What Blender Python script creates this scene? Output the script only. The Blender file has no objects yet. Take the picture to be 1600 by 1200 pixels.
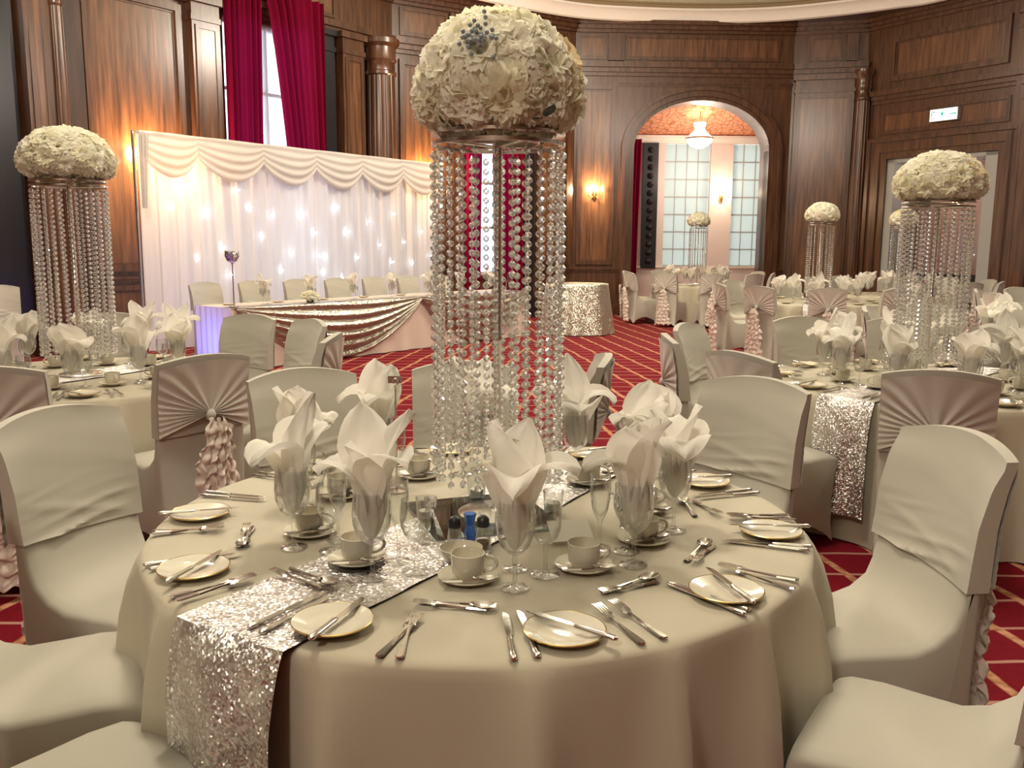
import bpy, math, random
from mathutils import Matrix, Vector, noise
PI = math.pi; R_ = math.radians
S = bpy.context.scene
COL = S.collection

# ------------------------------------------------------------------ camera
FPX = 1375.0; HOR = 383.0; CAMZ = 1.51
cam_d = bpy.data.cameras.new('camera'); cam = bpy.data.objects.new('camera', cam_d); COL.objects.link(cam)
cam_d.sensor_width = 36.0; cam_d.lens = 36.0 * FPX / 1600.0; cam_d.clip_end = 200; cam_d.clip_start = 0.05
pitch = math.atan((600 - HOR) / FPX)
cam.matrix_world = Matrix.Translation((0, 0, CAMZ)) @ Matrix.Rotation(PI/2 - pitch, 4, 'X') @ Matrix.Rotation(0.0055, 4, 'Z')
S.camera = cam

# ------------------------------------------------------------------ world, lamps, exposure
S.view_settings.view_transform = 'Standard'; S.view_settings.look = 'None'
S.view_settings.gamma = 1.0; S.view_settings.use_curve_mapping = False
S.view_settings.exposure = 0.28
W = bpy.data.worlds.new('daylight'); S.world = W; W.use_nodes = True
W.node_tree.nodes['Background'].inputs[0].default_value = (0.80, 0.90, 1.0, 1)
W.node_tree.nodes['Background'].inputs[1].default_value = 4.0
S.cycles.max_bounces = 10; S.cycles.transmission_bounces = 8; S.cycles.transparent_max_bounces = 12
S.cycles.diffuse_bounces = 6; S.cycles.glossy_bounces = 4
S.cycles.caustics_refractive = False; S.cycles.caustics_reflective = False
S.cycles.sample_clamp_indirect = 6.0

def lamp(name, loc, power, col, rad=0.3, kind='POINT'):
    d = bpy.data.lights.new(name, kind); d.energy = power; d.color = col
    d.shadow_soft_size = rad
    o = bpy.data.objects.new(name, d); COL.objects.link(o); o.location = loc
    return o
WARM = (1.0, 0.87, 0.725)
CHAND_FILL = [(-0.4, 3.2, 5.2, 300), (-4.2, 8.4, 5.2, 400), (4.4, 8.2, 5.2, 420), (1.2, 13.6, 5.6, 560), (-1.8, -2.6, 4.6, 350)]  # unseen hall chandeliers; the last entry is fill added behind the camera
for (x, y, z, p) in CHAND_FILL: lamp('chandelier_fill_light', (x, y, z), p, WARM, 0.32)

# ------------------------------------------------------------------ mesh helpers
class MB:
    def __init__(s): s.v = []; s.f = []
    def quadgrid(s, fn, nu, nv, closeu=False, flip=False):
        o = len(s.v); cu = nu if closeu else nu + 1
        for j in range(nv + 1):
            for i in range(cu): s.v.append(tuple(fn(i / nu, j / nv)))
        for j in range(nv):
            for i in range(nu):
                a = o + j*cu + i; b = o + j*cu + (i + 1) % cu; c = b + cu; d = a + cu
                s.f.append((a, d, c, b) if flip else (a, b, c, d))
        return s
    def box(s, x0, x1, y0, y1, z0, z1, M=None):
        o = len(s.v)
        for z in (z0, z1):
            for (x, y) in ((x0, y0), (x1, y0), (x1, y1), (x0, y1)):
                p = Vector((x, y, z)); s.v.append(tuple(M @ p if M else p))
        for q in ((0,3,2,1), (4,5,6,7), (0,1,5,4), (1,2,6,5), (2,3,7,6), (3,0,4,7)): s.f.append(tuple(o + k for k in q))
        return s
    def lathe(s, prof, n=24, c=(0, 0, 0), cap0=False, cap1=False, rm=None):
        o = len(s.v)
        for (r, z) in prof:
            for i in range(n):
                a = 2*PI*i/n; k = rm(a, z) if rm else 1.0
                s.v.append((c[0] + r*k*math.cos(a), c[1] + r*k*math.sin(a), c[2] + z))
        for j in range(len(prof) - 1):
            for i in range(n):
                a = o + j*n + i; b = o + j*n + (i + 1) % n
                s.f.append((a, b, b + n, a + n))
        if cap0: s.f.append(tuple(o + i for i in reversed(range(n))))
        if cap1: s.f.append(tuple(o + (len(prof) - 1)*n + i for i in range(n)))
        return s
    def tube(s, pts, rad, n=8, caps=True):
        pts = [Vector(p) for p in pts]; o = len(s.v); m = len(pts)
        up = Vector((0.13, 0.21, 0.97))
        for k, p in enumerate(pts):
            t = (pts[min(k+1, m-1)] - pts[max(k-1, 0)]).normalized()
            a = t.cross(up)
            if a.length < 0.05: a = t.cross(Vector((1, 0, 0)))
            a.normalize(); b = t.cross(a)
            r = rad[k] if isinstance(rad, (list, tuple)) else rad
            for i in range(n):
                q = p + (a*math.cos(2*PI*i/n) + b*math.sin(2*PI*i/n))*r
                s.v.append(tuple(q))
        for k in range(m - 1):
            for i in range(n):
                a_ = o + k*n + i; b_ = o + k*n + (i+1) % n
                s.f.append((a_, a_ + n, b_ + n, b_))
        if caps:
            s.f.append(tuple(o + i for i in range(n))); s.f.append(tuple(o + (m-1)*n + i for i in reversed(range(n))))
        return s
    def poly(s, pts):
        o = len(s.v); s.v += [tuple(p) for p in pts]; s.f.append(tuple(range(o, o + len(pts)))); return s
    def prism(s, pts, z0, z1):
        """pts: 2d outline in (x, z) extruded in y from z0 to z1"""
        o = len(s.v); n = len(pts)
        for y in (z0, z1):
            for (x, z) in pts: s.v.append((x, y, z))
        s.f.append(tuple(o + i for i in range(n))); s.f.append(tuple(o + n + i for i in reversed(range(n))))
        for i in range(n):
            j = (i + 1) % n; s.f.append((o + i, o + n + i, o + n + j, o + j))
        return s
    def mesh(s, name, mat, smooth=None):
        m = bpy.data.meshes.new(name); m.from_pydata(s.v, [], s.f)
        if mat: m.materials.append(mat)
        if smooth is not None:
            m.polygons.foreach_set('use_smooth', [True]*len(m.polygons))
            if smooth < 180: m.set_sharp_from_angle(angle=R_(smooth))
        m.update(); return m
    def build(s, name, mat, parent=None, smooth=None, loc=None, rz=None):
        return mobj(name, s.mesh(name, mat, smooth), parent, loc, rz)

def mobj(name, me, parent=None, loc=None, rz=None):
    o = bpy.data.objects.new(name, me); COL.objects.link(o)
    if parent: o.parent = parent
    if loc is not None: o.location = loc
    if rz is not None: o.rotation_euler = (0, 0, rz)
    return o
def tag(o, label, cat, group=None):
    o['label'] = label; o['category'] = cat
    if group: o['group'] = group
    return o
def empty(name, loc=(0, 0, 0), rz=0):
    o = bpy.data.objects.new(name, None); COL.objects.link(o); o.location = loc; o.rotation_euler = (0, 0, rz)
    o.empty_display_size = 0.1
    return o
def struct(o): o['kind'] = 'structure'; return o
def copy_tree(o, parent=None):
    c = o.copy(); COL.objects.link(c); c.parent = parent
    for ch in KIDS.get(o.name, []):
        KIDS.setdefault(c.name, []).append(copy_tree(ch, c))
    return c
KIDS = {}
def reg(o):
    """remember the children of a prototype so that copying needs no depsgraph"""
    kids = [x for x in COL.objects if x.parent == o]
    if kids:
        KIDS[o.name] = kids
        for k in kids: reg(k)
    return o

# ------------------------------------------------------------------ materials
def mat(name, col, rough=0.6, metal=0.0, spec=0.5, **kw):
    m = bpy.data.materials.new(name); m.use_nodes = True
    b = m.node_tree.nodes['Principled BSDF']
    b.inputs['Base Color'].default_value = (*col, 1); b.inputs['Roughness'].default_value = rough
    b.inputs['Metallic'].default_value = metal; b.inputs['Specular IOR Level'].default_value = spec
    for k, v in kw.items(): b.inputs[k.replace('_', ' ')].default_value = v
    return m
def N(m, t): return m.node_tree.nodes.new(t)
def LK(m, a, b): m.node_tree.links.new(a, b)
def noise_col(m, scale, c0, c1, sx=(1, 1, 1), detail=4, lo=0.35, hi=0.65, bump=0.0, bdist=0.01):
    tc = N(m, 'ShaderNodeTexCoord'); mp = N(m, 'ShaderNodeMapping'); mp.inputs['Scale'].default_value = sx
    nz = N(m, 'ShaderNodeTexNoise'); nz.inputs['Scale'].default_value = scale; nz.inputs['Detail'].default_value = detail
    cr = N(m, 'ShaderNodeValToRGB'); cr.color_ramp.elements[0].color = (*c0, 1); cr.color_ramp.elements[1].color = (*c1, 1)
    cr.color_ramp.elements[0].position = lo; cr.color_ramp.elements[1].position = hi
    b = m.node_tree.nodes['Principled BSDF']
    LK(m, tc.outputs['Object'], mp.inputs[0]); LK(m, mp.outputs[0], nz.inputs['Vector']); LK(m, nz.outputs['Fac'], cr.inputs[0])
    LK(m, cr.outputs[0], b.inputs['Base Color'])
    if bump:
        bp = N(m, 'ShaderNodeBump'); bp.inputs['Strength'].default_value = bump; bp.inputs['Distance'].default_value = bdist
        LK(m, nz.outputs['Fac'], bp.inputs['Height']); LK(m, bp.outputs[0], b.inputs['Normal'])
    return nz, cr
M = {}
def wood(name, c0, c1, rough=0.3):
    m = mat(name, c0, rough, spec=0.5)
    noise_col(m, 3.0, c0, c1, (6, 6, 0.45), 6, 0.3, 0.72, 0.12, 0.01)
    m.node_tree.nodes['Principled BSDF'].inputs['Coat Weight'].default_value = 0.22
    m.node_tree.nodes['Principled BSDF'].inputs['Coat Roughness'].default_value = 0.22
    return m
M['wood'] = wood('walnut_panelling', (0.040, 0.0155, 0.0075), (0.135, 0.057, 0.026))
M['wood_panel'] = wood('walnut_veneer', (0.062, 0.025, 0.011), (0.20, 0.090, 0.041), 0.28)
M['wood_shaded'] = wood('walnut_in_shade', (0.022, 0.011, 0.008), (0.06, 0.027, 0.017), 0.35)  # walnut darkened to paint the shade beside the pilaster
M['black_wood_and_shade'] = mat('black_stain_and_shade', (0.012, 0.011, 0.014), 0.3)  # real black woodwork, and the slab painting the dark left corner
M['plaster'] = mat('cream_plaster', (0.80, 0.74, 0.66), 0.7)
M['green_ceiling'] = mat('pale_green_paint', (0.80, 0.88, 0.74), 0.7)
M['gold_paint'] = mat('brown_gold_paint', (0.25, 0.19, 0.10), 0.5)
M['alcove_wall'] = mat('pink_white_paint', (0.68, 0.58, 0.53), 0.7)
M['cloth'] = mat('cream_tablecloth', (0.46, 0.42, 0.325), 0.8, spec=0.2, Sheen_Weight=0.15)
M['cover'] = mat('ivory_stretch_fabric', (0.45, 0.425, 0.36), 0.7, spec=0.25, Sheen_Weight=0.2)
M['hood'] = mat('champagne_chiffon', (0.51, 0.475, 0.415), 0.6, spec=0.4, Sheen_Weight=0.4)
M['ruffle'] = mat('blush_organza', (0.70, 0.61, 0.54), 0.6, spec=0.3, Sheen_Weight=0.4)
M['china'] = mat('ivory_china', (0.64, 0.60, 0.49), 0.12, spec=0.6)
M['gilt'] = mat('gold_rim', (0.62, 0.42, 0.16), 0.25, 1.0)
M['chrome'] = mat('polished_chrome', (0.84, 0.83, 0.78), 0.2, 1.0)
M['silver'] = mat('silver_plate', (0.72, 0.69, 0.64), 0.16, 1.0)
M['dark_metal'] = mat('dark_bronze', (0.05, 0.04, 0.035), 0.35, 1.0)
M['mirror'] = mat('mirror_glass', (0.42, 0.56, 0.56), 0.03, 1.0)
M['wax'] = mat('white_wax', (0.85, 0.82, 0.72), 0.5)
M['tin'] = mat('candle_tin', (0.7, 0.7, 0.7), 0.3, 1.0)
M['leaf'] = mat('dark_green_leaf', (0.025, 0.045, 0.02), 0.5)
M['pearl'] = mat('grey_blue_berry', (0.30, 0.34, 0.36), 0.35)
M['black'] = mat('black_plastic', (0.015, 0.015, 0.018), 0.35)
M['card'] = mat('white_card', (0.8, 0.77, 0.7), 0.7)
M['pepper'] = mat('ground_pepper', (0.16, 0.10, 0.05), 0.8)
M['salt'] = mat('table_salt', (0.85, 0.85, 0.83), 0.8)
M['blue_reflect'] = mat('blue_reflection_paint', (0.05, 0.20, 0.75), 0.15)
M['pink_cloth'] = mat('blush_tablecloth', (0.74, 0.62, 0.55), 0.75, spec=0.25)
M['pink_glass'] = mat('rose_wallpaper', (0.42, 0.22, 0.17), 0.6)
M['jamb'] = mat('grey_painted_jamb', (0.36, 0.36, 0.34), 0.45)
def glassmat(name, col, ior=1.45, rough=0.0, trans=0.0):
    m = bpy.data.materials.new(name); m.use_nodes = True; nt = m.node_tree
    nt.nodes.remove(nt.nodes['Principled BSDF']); out = nt.nodes['Material Output']
    g = N(m, 'ShaderNodeBsdfGlass'); g.inputs['Color'].default_value = (*col, 1); g.inputs['IOR'].default_value = ior
    g.inputs['Roughness'].default_value = rough
    if trans:
        t = N(m, 'ShaderNodeBsdfTransparent'); mx = N(m, 'ShaderNodeMixShader'); mx.inputs[0].default_value = trans
        LK(m, g.outputs[0], mx.inputs[1]); LK(m, t.outputs[0], mx.inputs[2]); LK(m, mx.outputs[0], out.inputs[0])
    else: LK(m, g.outputs[0], out.inputs[0])
    return m
def thinglass(name, col, rough=0.02, ior=1.5, gain=1.0):
    m = bpy.data.materials.new(name); m.use_nodes = True; nt = m.node_tree
    nt.nodes.remove(nt.nodes['Principled BSDF']); out = nt.nodes['Material Output']
    t = N(m, 'ShaderNodeBsdfTransparent'); t.inputs[0].default_value = (*col, 1); g = N(m, 'ShaderNodeBsdfGlossy'); g.inputs['Roughness'].default_value = rough
    lw = N(m, 'ShaderNodeLayerWeight'); lw.inputs['Blend'].default_value = 0.5
    pw = N(m, 'ShaderNodeMath'); pw.operation = 'POWER'; pw.inputs[1].default_value = 1.9; ma = N(m, 'ShaderNodeMath'); ma.operation = 'MULTIPLY_ADD'; ma.inputs[1].default_value = 0.55*gain; ma.inputs[2].default_value = 0.05; ma.use_clamp = True
    LK(m, lw.outputs['Facing'], pw.inputs[0]); LK(m, pw.outputs[0], ma.inputs[0])
    mx = N(m, 'ShaderNodeMixShader'); LK(m, ma.outputs[0], mx.inputs[0]); LK(m, t.outputs[0], mx.inputs[1]); LK(m, g.outputs[0], mx.inputs[2]); LK(m, mx.outputs[0], out.inputs[0]); return m
M['glass'] = thinglass('clear_glass', (0.975, 0.98, 0.975), 0.03, 1.5, 1.7)
M['crystal'] = glassmat('cut_crystal', (1.0, 1.0, 0.99), 1.6, 0.0, 0.30)
_m = M['crystal']; _o = _m.node_tree.nodes['Material Output']; _src = _o.inputs[0].links[0].from_socket
_d = N(_m, 'ShaderNodeBsdfTranslucent'); _d.inputs[0].default_value = (0.95, 0.95, 0.95, 1); _x = N(_m, 'ShaderNodeMixShader'); _x.inputs[0].default_value = 0.16
LK(_m, _src, _x.inputs[1]); LK(_m, _d.outputs[0], _x.inputs[2]); LK(_m, _x.outputs[0], _o.inputs[0])
M['pane'] = thinglass('window_pane', (0.94, 0.97, 1.0), 0.01, 1.45)
def thin_cloth(name, col, tr, transp=0.0, col2=None):
    m = bpy.data.materials.new(name); m.use_nodes = True; nt = m.node_tree
    nt.nodes.remove(nt.nodes['Principled BSDF']); out = nt.nodes['Material Output']
    d = N(m, 'ShaderNodeBsdfDiffuse'); d.inputs[0].default_value = (*col, 1)
    t = N(m, 'ShaderNodeBsdfTranslucent'); t.inputs[0].default_value = (*(col2 or col), 1)
    mx = N(m, 'ShaderNodeMixShader'); mx.inputs[0].default_value = tr
    LK(m, d.outputs[0], mx.inputs[1]); LK(m, t.outputs[0], mx.inputs[2]); last = mx
    if transp:
        q = N(m, 'ShaderNodeBsdfTransparent'); m2 = N(m, 'ShaderNodeMixShader'); m2.inputs[0].default_value = transp
        LK(m, mx.outputs[0], m2.inputs[1]); LK(m, q.outputs[0], m2.inputs[2]); last = m2
    LK(m, last.outputs[0], out.inputs[0]); return m
M['napkin'] = thin_cloth('white_paper_napkin', (0.90, 0.88, 0.82), 0.40)
M['petal'] = thin_cloth('cream_petal', (0.95, 0.92, 0.76), 0.45)
M['petal_pale'] = thin_cloth('pale_petal', (0.96, 0.94, 0.83), 0.45)
M['petal_peach'] = thin_cloth('peach_petal', (0.92, 0.80, 0.55), 0.45)
M['drape'] = thin_cloth('white_voile', (0.80, 0.775, 0.79), 0.35)
M['swag'] = thin_cloth('white_chiffon', (0.78, 0.74, 0.70), 0.3)
M['curtain'] = thin_cloth('crimson_curtain', (0.19, 0.006, 0.028), 0.25, 0, (0.40, 0.01, 0.12))
M['sheer'] = thin_cloth('window_sheer', (0.9, 0.93, 1.0), 0.7, 0.5)
M['lead_pane'] = thin_cloth('pale_green_leaded_pane', (0.58, 0.63, 0.59), 0.5, 0.05)
def emis(name, col, s):
    m = bpy.data.materials.new(name); m.use_nodes = True; b = m.node_tree.nodes['Principled BSDF']
    b.inputs['Base Color'].default_value = (*col, 1); b.inputs['Emission Color'].default_value = (*col, 1); b.inputs['Emission Strength'].default_value = s
    return m
M['bulb'] = emis('warm_bulb', (1.0, 0.72, 0.40), 40)
M['bulb_white'] = emis('white_bulb', (1.0, 0.88, 0.72), 7)
M['fairy'] = emis('fairy_light', (0.66, 0.88, 1.0), 30)
M['exit_white'] = emis('exit_sign_face', (0.80, 0.95, 0.90), 2.2)
M['exit_green'] = emis('exit_sign_green', (0.02, 0.35, 0.24), 0.7)
def sequin(name, base, scale, amt=1.0, rough=0.22, base2=None):
    m = mat(name, base, rough, 1.0); b = m.node_tree.nodes['Principled BSDF']
    tc = N(m, 'ShaderNodeTexCoord'); vo = N(m, 'ShaderNodeTexVoronoi'); vo.inputs['Scale'].default_value = scale
    LK(m, tc.outputs['Object'], vo.inputs['Vector'])
    sub = N(m, 'ShaderNodeVectorMath'); sub.operation = 'SUBTRACT'; sub.inputs[1].default_value = (0.5, 0.5, 0.5)
    mul = N(m, 'ShaderNodeVectorMath'); mul.operation = 'SCALE'; mul.inputs['Scale'].default_value = amt
    geo = N(m, 'ShaderNodeNewGeometry'); add = N(m, 'ShaderNodeVectorMath'); add.operation = 'ADD'
    nor = N(m, 'ShaderNodeVectorMath'); nor.operation = 'NORMALIZE'
    LK(m, vo.outputs['Color'], sub.inputs[0]); LK(m, sub.outputs[0], mul.inputs[0]); LK(m, mul.outputs[0], add.inputs[0])
    LK(m, geo.outputs['Normal'], add.inputs[1]); LK(m, add.outputs[0], nor.inputs[0]); LK(m, nor.outputs[0], b.inputs['Normal'])
    if base2:
        nz = N(m, 'ShaderNodeTexNoise'); nz.inputs['Scale'].default_value = 9; nz.inputs['Detail'].default_value = 6
        cr = N(m, 'ShaderNodeValToRGB'); cr.color_ramp.elements[0].color = (*base2, 1); cr.color_ramp.elements[1].color = (*base, 1)
        cr.color_ramp.elements[0].position = 0.42; cr.color_ramp.elements[1].position = 0.54
        LK(m, tc.outputs['Object'], nz.inputs['Vector']); LK(m, nz.outputs['Fac'], cr.inputs[0]); LK(m, cr.outputs[0], b.inputs['Base Color'])
    return m
M['sequin'] = sequin('silver_sequins', (0.78, 0.76, 0.73), 200, 1.0, 0.42, (0.60, 0.55, 0.53))
M['sequin_rose'] = sequin('champagne_sequins', (0.58, 0.55, 0.48), 120, 0.6, 0.30)
M['sequin_pale'] = sequin('pale_silver_sequins', (0.70, 0.71, 0.62), 90, 0.9, 0.42)

def carpet_mat():
    m = mat('red_lattice_carpet', (0.42, 0.012, 0.03), 0.95, spec=0.1); b = m.node_tree.nodes['Principled BSDF']
    tc = N(m, 'ShaderNodeTexCoord'); sp = N(m, 'ShaderNodeSeparateXYZ')
    wob = N(m, 'ShaderNodeTexNoise'); wob.inputs['Scale'].default_value = 2.2
    LK(m, tc.outputs['Object'], wob.inputs['Vector']); LK(m, tc.outputs['Object'], sp.inputs[0])
    def math_(op, a, bb=None):
        n = N(m, 'ShaderNodeMath'); n.operation = op
        for i, q in enumerate((a, bb)):
            if q is None: continue
            if isinstance(q, (int, float)): n.inputs[i].default_value = q
            else: LK(m, q, n.inputs[i])
        return n.outputs[0]
    w = math_('MULTIPLY', math_('SUBTRACT', wob.outputs['Fac'], 0.5), 0.07)
    x = sp.outputs['X']; y = sp.outputs['Y']
    def band(coord, period, width, soft):
        fr = math_('ABSOLUTE', math_('SUBTRACT', math_('FRACT', math_('DIVIDE', coord, period)), 0.5))
        mr = N(m, 'ShaderNodeMapRange'); LK(m, fr, mr.inputs[0])
        mr.inputs[1].default_value = (width + soft)/period; mr.inputs[2].default_value = width/period
        return mr.outputs[0]
    hor = band(math_('ADD', y, w), 0.29, 0.008, 0.006)
    ax = math_('ABSOLUTE', math_('SUBTRACT', x, 0.2))
    dia = band(math_('ADD', math_('ADD', ax, math_('MULTIPLY', y, 0.15)), w), 0.30, 0.016, 0.008)
    nz = N(m, 'ShaderNodeTexNoise'); nz.inputs['Scale'].default_value = 22; nz.inputs['Detail'].default_value = 5
    LK(m, tc.outputs['Object'], nz.inputs['Vector'])
    rd = N(m, 'ShaderNodeValToRGB'); rd.color_ramp.elements[0].color = (0.125, 0.004, 0.010, 1); rd.color_ramp.elements[1].color = (0.20, 0.008, 0.018, 1)
    LK(m, nz.outputs['Fac'], rd.inputs[0])
    tn = N(m, 'ShaderNodeValToRGB'); tn.color_ramp.elements[0].color = (0.30, 0.13, 0.06, 1); tn.color_ramp.elements[1].color = (0.55, 0.28, 0.17, 1)
    tn.color_ramp.elements[0].position = 0.4; tn.color_ramp.elements[1].position = 0.6
    LK(m, nz.outputs['Fac'], tn.inputs[0])
    mix1 = N(m, 'ShaderNodeMix'); mix1.data_type = 'RGBA'; LK(m, hor, mix1.inputs[0]); LK(m, rd.outputs[0], mix1.inputs[6]); mix1.inputs[7].default_value = (0.42, 0.22, 0.17, 1)
    mix2 = N(m, 'ShaderNodeMix'); mix2.data_type = 'RGBA'; LK(m, dia, mix2.inputs[0]); LK(m, mix1.outputs[2], mix2.inputs[6]); LK(m, tn.outputs[0], mix2.inputs[7])
    LK(m, mix2.outputs[2], b.inputs['Base Color'])
    return m
M['carpet'] = carpet_mat()
def alcove_ceiling_mat():
    m = mat('peach_patterned_ceiling', (0.75, 0.36, 0.20), 0.7); b = m.node_tree.nodes['Principled BSDF']
    tc = N(m, 'ShaderNodeTexCoord'); vo = N(m, 'ShaderNodeTexVoronoi'); vo.inputs['Scale'].default_value = 7; vo.feature = 'DISTANCE_TO_EDGE'
    cr = N(m, 'ShaderNodeValToRGB'); cr.color_ramp.elements[0].color = (0.45, 0.13, 0.05, 1); cr.color_ramp.elements[1].color = (0.75, 0.34, 0.19, 1)
    cr.color_ramp.elements[0].position = 0.04; cr.color_ramp.elements[1].position = 0.09
    LK(m, tc.outputs['Object'], vo.inputs['Vector']); LK(m, vo.outputs['Distance'], cr.inputs[0]); LK(m, cr.outputs[0], b.inputs['Base Color'])
    return m
M['alcove_ceiling'] = alcove_ceiling_mat()

# ================================================================== SETTING
fl = MB().box(-12.9, 12.9, -5.4, 24.5, -0.06, 0).build('floor', M['carpet']); struct(fl)

def wall(name, A, B):
    L = math.hypot(B[0]-A[0], B[1]-A[1]); w = empty(name, (A[0], A[1], 0), math.atan2(B[1]-A[1], B[0]-A[0])); struct(w)
    return w, L
WT = 0.30; WH = 6.6
def skin(w, rects, m='wood', name='wall_face'):
    b = MB()
    for (u0, u1, z0, z1) in rects: b.box(u0, u1, 0, WT, z0, z1)
    return b.build(name, M[m], w)
def panel(w, u0, u1, z0, z1, fr=0.09, d=0.05, m='wood_panel', y=0.0):
    """a sunk panel inside a proud moulded frame"""
    b = MB()
    for (a, c, e, g) in ((u0, u1, z0, z0+fr), (u0, u1, z1-fr, z1), (u0, u0+fr, z0+fr, z1-fr), (u1-fr, u1, z0+fr, z1-fr)):
        b.box(a, c, y-d, y, e, g)
    f2 = fr + 0.03
    for (a, c, e, g) in ((u0+fr, u1-fr, z0+fr, z0+f2), (u0+fr, u1-fr, z1-f2, z1-fr), (u0+fr, u0+f2, z0+f2, z1-f2), (u1-f2, u1-fr, z0+f2, z1-f2)):
        b.box(a, c, y-d*0.45, y, e, g)
    o = b.build('panel_frame', M['wood'], w)
    MB().box(u0+f2, u1-f2, y-0.012, y, z0+f2, z1-f2).build('panel', M[m], w)
    return o
def mould(w, u0, u1, z0, z1, d, name='moulding', m='wood', y=0.0):
    """horizontal moulding with three steps"""
    h = z1 - z0; b = MB()
    b.box(u0, u1, y-d, y, z0+h*0.62, z1); b.box(u0, u1, y-d*0.62, y, z0+h*0.28, z0+h*0.62); b.box(u0, u1, y-d*0.3, y, z0, z0+h*0.28)
    return b.build(name, M[m], w)
def pilaster(w, u0, u1, d, z1=5.15, m='wood', flutes=True, y=0.0):
    b = MB(); b.box(u0, u1, y-d, y, 0.42, z1-0.36); b.box(u0-0.05, u1+0.05, y-d-0.05, y, 0, 0.36); b.box(u0-0.03, u1+0.03, y-d-0.03, y, 0.36, 0.42)
    p = b.build('pilaster', M[m], w)
    c = MB(); c.box(u0-0.02, u1+0.02, y-d-0.02, y, z1-0.36, z1-0.28); c.box(u0, u1, y-d, y, z1-0.28, z1-0.1); c.box(u0-0.05, u1+0.05, y-d-0.05, y, z1-0.1, z1)
    c.build('capital', M[m], p)
    if flutes and u1-u0 > 0.3:
        panel(p, u0+0.05, u1-0.05, 0.5, z1-0.42, 0.05, 0.022, 'wood_panel', y-d)
    return p
def column(w, u, y, r, z1=5.15):
    def rm(a, z): return 1.0 - (0.05*max(0, math.cos(a*16))**0.5 if math.cos(a*16) > 0 else 0)
    p = MB().lathe([(r, 0.45), (r*1.0, 1.5), (r*0.96, 3.4), (r*0.9, z1-0.62)], 128, (u, y, 0), rm=rm).build('column', M['wood'], w, 40)
    MB().lathe([(r*1.3, 0), (r*1.3, 0.2), (r*1.22, 0.24), (r*1.25, 0.32), (r*1.1, 0.36), (r*1.12, 0.45), (r, 0.46)], 40, (u, y, 0)).build('column_base', M['wood'], p, 40)
    MB().lathe([(r*0.9, z1-0.63), (r*1.0, z1-0.61), (r*1.0, z1-0.56), (r*0.92, z1-0.54), (r*0.92, z1-0.4), (r*1.04, z1-0.36), (r*0.96, z1-0.3), (r*1.0, z1-0.14), (r*1.22, z1-0.08), (r*1.22, z1)], 40, (u, y, 0)).build('capital', M['wood'], p, 40)
    return p
def entablature(w, L, panels, y=0.0):
    mould(w, 0, L, 5.05, 5.32, 0.14, 'architrave', y=y)
    mould(w, 0, L, 5.92, 6.14, 0.22, 'wood_cornice', y=y)
    for (u0, u1) in panels: panel(w, u0, u1, 5.38, 5.88, 0.05, 0.03, 'wood_panel', y)
    for i, (u0, u1) in enumerate(panels[:-1]):
        g0, g1 = u1 + 0.03, panels[i+1][0] - 0.03
        if 0.15 < g1 - g0 < 0.8:
            b = MB(); b.box(g0, g1, y-0.09, y, 5.36, 5.9)
            for k in range(4):
                t = g0 + (g1-g0)*(k+0.5)/4; b.box(t-0.02, t+0.02, y-0.115, y-0.09, 5.4, 5.62)
            b.build('bracket', M['wood'], w)
def dado(w, u0, u1, y=0.0):
    mould(w, u0, u1, 0.93, 1.03, 0.06, 'dado_rail', y=y); mould(w, u0, u1, 0.0, 0.24, 0.05, 'skirting', y=y)

def curtain(w, side, u_in_fn, u_out, z0, z1, y, n, m='curtain', name='curtain', amp=0.055):
    """pleated curtain from the outer edge u_out to an inner edge that depends on height"""
    def fn(a, b):
        z = z0 + (z1 - z0)*b; ui = u_in_fn(b); u = u_out + (ui - u_out)*a
        sq = abs(ui - u_out); k = amp*(0.8 + 0.35*math.sin(3*a*PI + 1.3*side))
        return (u, y + k*math.sin(2*PI*n*a + 0.5*math.sin(4*b + side)) , z)
    return MB().quadgrid(fn, n*8, 18).build(name, M[m], w, 180)

# ---- left wall with the first tall window
wl, LL = wall('wall_left', (-12.5, 3.95), (-2.27, 17.19))
o0 = LL - 10.515            # shift from the numbers measured along the visible stretch
def U(u): return u + o0
w0, w1, wz0, wz1 = U(6.85), U(8.6), 0.9, 5.0
skin(wl, [(0, w0, 0, WH), (w1, LL, 0, WH), (w0, w1, 0, wz0), (w0, w1, wz1, WH)])
for (a, b) in ((0.3, 1.9), (2.2, 3.8), (4.1, 5.6)): 
    if U(a) > 0: pass
u = 0.3
while u + 1.5 < U(3.0):
    panel(wl, u, u+1.5, 1.1, 4.9); panel(wl, u, u+1.5, 0.3, 0.9, 0.07); u += 1.75
pilaster(wl, U(3.72), U(4.04), 0.34); MB().box(U(3.05), U(3.68), -0.12, 0, 0.3, 5.05).build('shade_slab', M['black_wood_and_shade'], wl); column(wl, U(4.14), -0.30, 0.10); MB().box(U(4.02), U(4.56), -0.14, 0, 0.3, 5.05).build('shade_slab', M['wood_shaded'], wl)  # slabs coloured dark to paint the corner's and the pilaster's shade
panel(wl, U(4.62), U(6.12), 1.1, 4.98, 0.10, 0.06); panel(wl, U(4.62), U(6.12), 0.3, 0.9, 0.07)
pilaster(wl, U(6.22), U(6.70), 0.16)
pilaster(wl, U(8.66), U(9.02), 0.10, m='black_wood_and_shade', flutes=False)
pilaster(wl, U(9.12), U(9.62), 0.20); column(wl, U(10.02), -0.20, 0.28)
dado(wl, 0, w0); dado(wl, w1, LL)
fp = [(0.2 + i*1.55, 0.2 + i*1.55 + 1.2) for i in range(int((LL - 0.4)//1.55))]
entablature(wl, LL, fp)
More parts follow.
